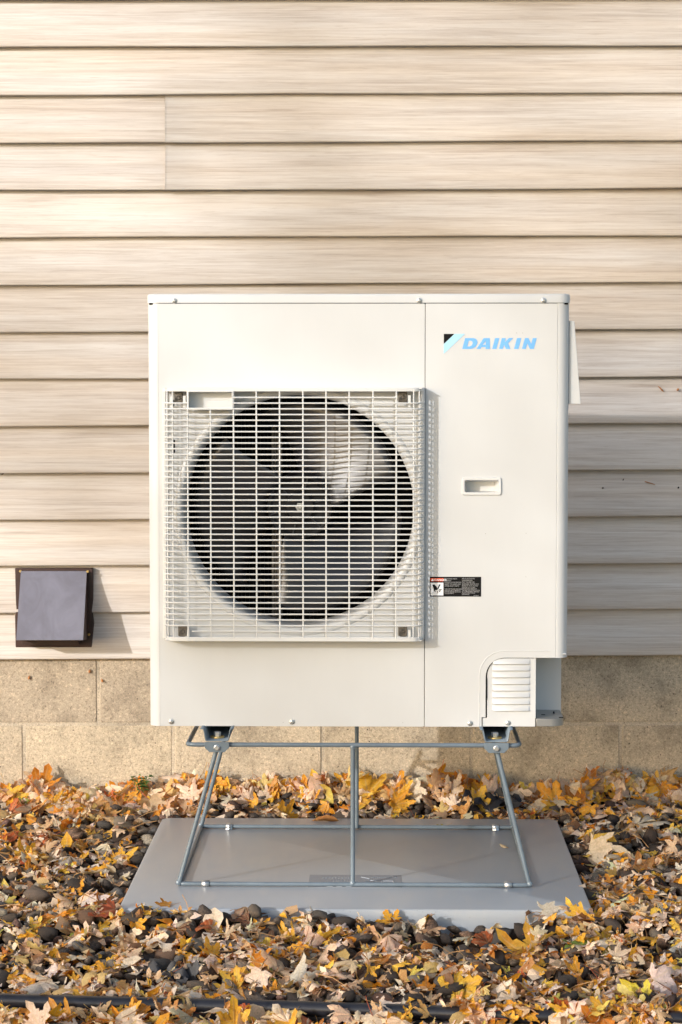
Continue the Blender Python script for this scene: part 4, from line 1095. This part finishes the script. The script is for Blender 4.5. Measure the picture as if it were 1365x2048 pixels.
while n < 300:
    wallside = n < 90
    if wallside: x = random.uniform(-1.0, .86); y = wall_y(x) - .035 - abs(random.gauss(0, .075))
    else: x = random.uniform(-1.0, .85); y = random.uniform(-.93, .95)
    q = proj(x, y, -.02)
    if not (-20 < q[0] < 1385 and q[1] < 2060) or not ok(x, y, .04) or random.random() > density(x, y): continue
    if abs(y - edge_y(x)) < .03 and q[0] < 940 and random.random() < .85: continue
    s = random.choice((.030, .038, .046, .055, .066)) * random.uniform(.92, 1.08) * (1.12 if wallside else 1)
    if obj_leaf(x, y, s, (random.uniform(.1, .75) if wallside else random.gauss(.05, .28), random.gauss(0, .28))): n += 1
if acc['V']:
    me = np_mesh('leaf_litter', np.concatenate(acc['V']), np.concatenate(acc['F'])); set_attr(me, 'col', np.concatenate(acc['c'])); set_attr(me, 'under', np.concatenate(acc['u']))
    set_attr(me, 'vein', np.concatenate(acc['v']), 'FLOAT'); set_attr(me, 'luv', np.concatenate(acc['l']), 'FLOAT_VECTOR'); me.materials.append(M['leaf'])
    me.polygons.foreach_set('use_smooth', np.concatenate(acc['s'])); lo_ = bpy.data.objects.new('leaf_litter', me); COL.objects.link(lo_); lo_.parent = ground; lo_['kind'] = 'stuff'
# loose stalks
mb = MB()
for _ in range(190):
    x = random.uniform(-1.0, .85); y = random.uniform(-.95, .98)
    if not ok(x, y, .02): continue
    i, j = int((x - GX0) / RES), int((y - GY0) / RES); z = float(HM[j, i]) + .004; a_ = random.uniform(0, 6.28); L = random.uniform(.03, .075); c_, s_ = math.cos(a_), math.sin(a_); bnd = random.uniform(-.3, .3); u_ = random.uniform(0, .5)
    mb.tube([(x, y, z), (x + c_ * L * .5 - s_ * bnd * L * .4, y + s_ * L * .5 + c_ * bnd * L * .4, z + L * u_ * .6 + .003), (x + c_ * L, y + s_ * L, z + L * u_ + .002)], [.0008, .0007, .0010], 4)
sk = mb.build('leaf_stalks', M['stem'], ground); sk['kind'] = 'stuff'

# ---- particular things on the ground
def named_leaf(px, py, z, s, seed, top, und, label, roll=(0, 0), yaw=0.0, flip=False, kind='maple', lift=0.0):
    x, y = G(px, py, z); o = obj_leaf(x, y, s, roll, me_lf=my_leaf(seed, top, und, kind), flip=flip, yaw=yaw, parent=None, lift=lift, name='fallen_leaf')
    if o: tag(o, label, 'leaf')
named_leaf(1007, 1692, .004, .026, 31, (.60, .42, .20), (.72, .58, .38), 'small tan curled leaf lying on the pad, right of the stand centre', (.3, .2), 1.2, True, 'oval')
named_leaf(882, 1652, .004, .026, 32, (.42, .40, .12), (.5, .48, .2), 'tiny green-brown leaf on the rear edge of the pad', (.2, 0), 1.9, False)
named_leaf(330, 1808, .004, .034, 33, (.62, .30, .05), (.7, .4, .1), 'small orange leaf on the front left lip of the pad', (.3, 0), 1.7, False)
named_leaf(216, 1856, -.03, .085, 34, (.62, .16, .07), (.68, .24, .14), 'salmon red maple leaf on the litter, front left of the pad', (.35, .1), 2.6, False)
named_leaf(1048, 1888, -.02, .11, 35, (.78, .46, .06), (.74, .5, .1), 'large golden yellow maple leaf in front of the pad, right of centre', (.25, .0), .9, False)
named_leaf(1100, 1832, -.012, .052, 36, (.70, .6, .45), (.80, .72, .58), 'long cream leaf resting on the front edge of the pad', (.15, 0), 1.9, True)
named_leaf(1236, 1545, .045, .085, 37, (.5, .42, .22), (.70, .58, .38), 'broad tan leaf standing against the foundation behind the black fabric', (1.15, .1), 2.9, True, 'oval')
named_leaf(305, 1585, .04, .10, 38, (.66, .44, .22), (.74, .54, .34), 'large peach coloured leaf leaning on the drift beside the green weed', (.95, 0), .2, True)
named_leaf(462, 1520, .055, .075, 39, (.62, .62, .40), (.66, .66, .46), 'pale greenish leaf standing upright against the foundation behind the left leg', (1.35, .1), .3, True)
named_leaf(1200, 1705, -.01, .095, 40, (.66, .52, .36), (.78, .64, .46), 'large pale tan leaf right of the pad with its tips raised', (.55, -.2), 1.2, True)
named_leaf(1300, 1655, .0, .10, 41, (.7, .62, .46), (.80, .72, .58), 'long whitish deeply cut leaf at the right frame edge', (.3, 0), 1.7, True)
named_leaf(660, 1638, .006, .06, 42, (.50, .24, .08), (.5, .26, .1), 'narrow brown leaf along the back edge of the pad', (.1, 0), 1.5, False, 'oval')
named_leaf(735, 1575, .04, .09, 43, (.80, .50, .05), (.7, .5, .1), 'bright yellow maple leaf in the drift just right of the rear centre leg', (.9, 0), .1, False)
named_leaf(875, 1540, .055, .075, 44, (.78, .42, .04), (.7, .42, .1), 'upright orange leaf with a pointed tip at the top of the drift', (1.2, .1), .1, False)
named_leaf(575, 1868, -.02, .055, 45, (.80, .46, .05), (.7, .5, .1), 'small bright orange leaf in front of the pad beside the dark rocks', (.5, 0), .5, False)
named_leaf(1330, 1965, -.03, .085, 46, (.6, .4, .3), (.80, .64, .58), 'pinkish white maple leaf near the lower right corner', (.45, 0), 1.2, True)
named_leaf(340, 1972, -.03, .08, 47, (.7, .5, .3), (.82, .74, .64), 'cream white maple leaf just above the black edging, left of centre', (.55, 0), 3.4, True)
named_leaf(600, 1955, -.03, .08, 48, (.7, .6, .4), (.82, .76, .62), 'creamy white leaf hanging over the black edging at the middle', (.5, 0), 3.0, True)
named_leaf(470, 2025, -.03, .060, 49, (.84, .52, .06), (.74, .5, .2), 'yellow pointed leaf in front of the black edging, middle of the frame bottom', (1.0, 0), .1, False)
named_leaf(120, 2025, -.04, .062, 50, (.74, .38, .06), (.74, .5, .2), 'curled orange leaf in front of the black edging at lower left', (.9, 0), .3, False)
named_leaf(1265, 1985, -.03, .08, 51, (.72, .62, .07), (.7, .6, .2), 'yellow-green maple leaf in the litter at lower right', (.4, 0), 1.0, False)
named_leaf(1150, 1895, -.03, .045, 52, (.20, .30, .06), (.3, .4, .1), 'small green lobed leaf in the litter right of the golden leaf', (.4, 0), 1.0, False)
def named_stone(px, py, z, s, col, label, cat='stone', k=0, mat=None):
    x, y = G(px, py, z)
    if PADX0 < x < PADX1 and y < PADY0 + .2: y = min(y, PADY0 - s - .012)
    keep = HM[iy0:iy1, ix0:ix1].copy(); HM[iy0:iy1, ix0:ix1] = HM_under - .004
    st2 = put_stone(x, y, s, k, .15 if mat is None else .30, col, .1); HM[iy0:iy1, ix0:ix1] = keep
    if not st2: return
    stones.pop(); V, Fc = stone_lib[st2['k']]; me = np_mesh('stone', V, Fc); set_attr(me, 'col', np.tile(np.array(st2['c']), (len(V), 1))); me.materials.append(mat or M['stone'])
    o = bpy.data.objects.new('stone', me); COL.objects.link(o); o.matrix_world = Matrix.Translation(st2['p']) @ Matrix([list(r * s) for r in st2['M3']]).to_4x4(); tag(o, label, cat)
named_stone(512, 1832, -.01, .024, (.10, .08, .062), 'largest rounded brown stone against the front of the pad', k=1)
named_stone(418, 1834, -.015, .018, (.055, .045, .040), 'dark stone against the front of the pad, left of the largest one', k=3)
named_stone(640, 1845, -.015, .022, (.085, .072, .06), 'angular grey-brown stone in front of the pad, right of the largest one', k=5)
named_stone(318, 1925, -.03, .028, (.05, .05, .052), 'flat dark slate-like stone in the litter between pad and edging', k=8)
named_stone(408, 1640, .0, .032, (.8, .8, .78), 'white lump showing behind the back left edge of the pad', 'white lump', k=2, mat=M['whitestone'])
named_stone(1205, 1548, .045, .016, (.30, .30, .24), 'pale greenish stone in the drift right of the stand', k=4)
named_stone(980, 1912, -.03, .024, (.045, .045, .05), 'smooth dark grey stone below the golden leaf', k=6)
named_stone(77, 1788, -.02, .028, (.12, .09, .07), 'brown upright stone in the litter left of the pad', k=9)
# stones: those that show become parts of the ground, the rest one mass
vis = []
for i, s_ in enumerate(stones):
    x, y, z = s_['p']; ii, jj = int((x - GX0) / RES), int((y - GY0) / RES); q = proj(x, y, z)
    if -10 < q[0] < 1375 and q[1] < 2050 and HM[jj, ii] < s_['top'] + .003: vis.append((s_['s'] / (y + 5), i))
vis.sort(reverse=True); chosen = {i for _, i in vis[:300]}
SM = {}
def stone_mesh(k, ci, c):
    key = (k, ci)
    if key not in SM:
        V, Fc = stone_lib[k]; me = np_mesh('stone', V, Fc); set_attr(me, 'col', np.tile(np.array(c), (len(V), 1))); me.materials.append(M['stone']); SM[key] = me
    return SM[key]
SV, SF, SC = [], [], []; sc_ = 0
for i, s_ in enumerate(stones):
    V, Fc = stone_lib[s_['k']]
    if i in chosen:
        o = bpy.data.objects.new('stone', stone_mesh(s_['k'], i % 5, s_['c'])); COL.objects.link(o); o.parent = ground
        o.matrix_world = Matrix.Translation(s_['p']) @ Matrix([list(r * s_['s']) for r in s_['M3']]).to_4x4()
    else:
        SV.append((V * s_['s']) @ s_['M3'].T + np.array(s_['p'])); SF.append(Fc + sc_); SC.append(np.tile(np.array(s_['c']), (len(V), 1))); sc_ += len(V)
me = np_mesh('gravel', np.concatenate(SV), np.concatenate(SF)); set_attr(me, 'col', np.concatenate(SC)); me.materials.append(M['stone'])
gv = bpy.data.objects.new('gravel', me); COL.objects.link(gv); gv.parent = ground; gv['kind'] = 'stuff'
print('stones', len(stones), 'visible', len(vis))

# weed by the wall
wx_, wy_ = G(283, 1575, .03)
wd_ = empty('weed', (wx_, wy_ - .05, .02), 'small green weed growing out of the leaves by the foundation at left', 'weed')
rr = random.Random(5)
for i in range(5):
    h = rr.uniform(.03, .055); lx = rr.uniform(-.025, .03); pts = [(0, 0, -.02), (lx * .4, -.004, h * .5), (lx, -.01, h)]
    sm = MB().tube(pts, [.0012, .001, .0006], 5).build('stem', M['green'], wd_)
    lm = MB()
    for j in range(9):
        t_ = .25 + .75 * j / 8; bx2 = lx * t_ + (-1) ** j * .004; bz = h * t_; a_ = rr.uniform(0, 6.28); L = rr.uniform(.012, .022); dx, dy = math.cos(a_) * L, math.sin(a_) * L * .8 - .004; b = len(lm.v)
        lm.v += [(bx2, -.006, bz), (bx2 + dx * .5 - dy * .28, -.006 + dy * .5 + dx * .28, bz + .006), (bx2 + dx, -.006 + dy, bz + .001), (bx2 + dx * .5 + dy * .28, -.006 + dy * .5 - dx * .28, bz + .004)]
        lm.f.append((b, b + 1, b + 2, b + 3))
    lo2 = lm.build('leaves', M['green'], sm, fixn=False); lo2['kind'] = 'stuff'
# scraps of landscape fabric
def fabric(px, py, z, w, d, label, seed):
    x, y = G(px, py, z); r = random.Random(seed); mb = MB(); n_, m_ = 14, 7
    for j in range(m_):
        for i in range(n_):
            u, v = i / (n_ - 1) - .5, j / (m_ - 1) - .5; e = 1 + .16 * math.sin(u * 13 + seed)
            mb.v.append((u * w * (1 + .15 * math.sin(v * 9)), v * d * e, .011 * math.sin(u * 17 + v * 6 + seed) + .007 * math.sin(v * 14 + u * 8) + r.gauss(0, .0018) + v * .025))
    mb.f = [(j * n_ + i, j * n_ + i + 1, (j + 1) * n_ + i + 1, (j + 1) * n_ + i) for j in range(m_ - 1) for i in range(n_ - 1)]
    o = mb.build('landscape_fabric', M['fabric'], smooth=60, loc=(x, y, z), fixn=False); tag(o, label, 'landscape fabric', 'torn pieces of black landscape fabric')
fabric(1275, 1552, .040, .16, .07, 'torn black fabric showing through the leaves at the foundation, far right', 3)
fabric(985, 1600, .018, .14, .06, 'torn black fabric under the leaves behind the pad, left of the right leg', 8)
fabric(345, 1950, -.046, .11, .03, 'strip of black fabric under the flat dark stone above the edging', 5)

# ================================================================== TREE that dapples the sun (behind and left of the camera)
back = -SUN; tgt = Vector((-.05, .6, 1.15)); dist = 22.0
cc_ = tgt + back * dist
tree = empty('maple_tree', (cc_.x - .4, cc_.y, -.16), 'half-bare yellow maple tree on the lawn, out of frame, dappling the wall', 'tree')
base = Vector(tree.location); hgt = cc_.z + 2.2
perp = Vector((back.y, -back.x, 0)).normalized()
off_ = perp * 3.4 + Vector((.4, 0, .16))                 # trunk stands to one side, the crown spreads over
tree.location = (cc_.x + perp.x * -3.4, cc_.y + perp.y * -3.4, -.16); mid_ = perp * 3.4; mid_.z = cc_.z + .16
MB().tube([(0, 0, 0), (.05, 0, 1.6), (.1, .1, 3.2), (.1, .05, cc_.z), (.15, 0, hgt + .8)], [.19, .16, .13, .07, .02], 10).build('trunk', M['bark'], tree)
rt = random.Random(12); clumps = []
lm = MB()
for i in range(34):
    c_ = mid_ * rt.uniform(.62, 1.12) + Vector((rt.gauss(0, .85), rt.gauss(0, .85), 0)); c_.z = mid_.z + (rt.uniform(-.30, 1.9) if i % 9 else rt.uniform(-1.3, -.4))
    clumps.append(c_); z0 = rt.uniform(2.0, hgt)
    lm.tube([(0.1, 0, z0), (c_.x * .5, c_.y * .5, (z0 + c_.z) / 2 + .3), tuple(c_)], [.03, .018, .005], 5)
lm.build('limbs', M['bark'], tree)
V, Fq, C = [], [], []
for c in clumps:
    for _ in range(rt.choice((50, 90, 130))):
        p = c + Vector([rt.gauss(0, .19) for _ in range(3)]); q = Matrix.Rotation(rt.uniform(0, 6.28), 3, 'Z') @ Matrix.Rotation(rt.uniform(-1.3, 1.3), 3, 'X'); s = rt.uniform(.03, .05); b = len(V)
        for a, d in ((-.5, 0), (0, -.5), (.5, 0), (0, .6)): V.append(p + q @ Vector((a, d, 0)) * s * 2)
        Fq += [(b, b + 1, b + 2), (b, b + 2, b + 3)]
me = np_mesh('crown', np.array([tuple(v) for v in V]), np.array(Fq)); nv = len(V)
set_attr(me, 'col', np.tile(np.array((.62, .36, .05)), (nv, 1))); set_attr(me, 'under', np.tile(np.array((.6, .45, .2)), (nv, 1))); set_attr(me, 'vein', np.zeros(nv), 'FLOAT'); set_attr(me, 'luv', rng.uniform(0, 50, (nv, 3)), 'FLOAT_VECTOR')
me.materials.append(M['leaf']); cr = bpy.data.objects.new('crown', me); COL.objects.link(cr); cr.parent = tree
print('objects', len(bpy.data.objects))
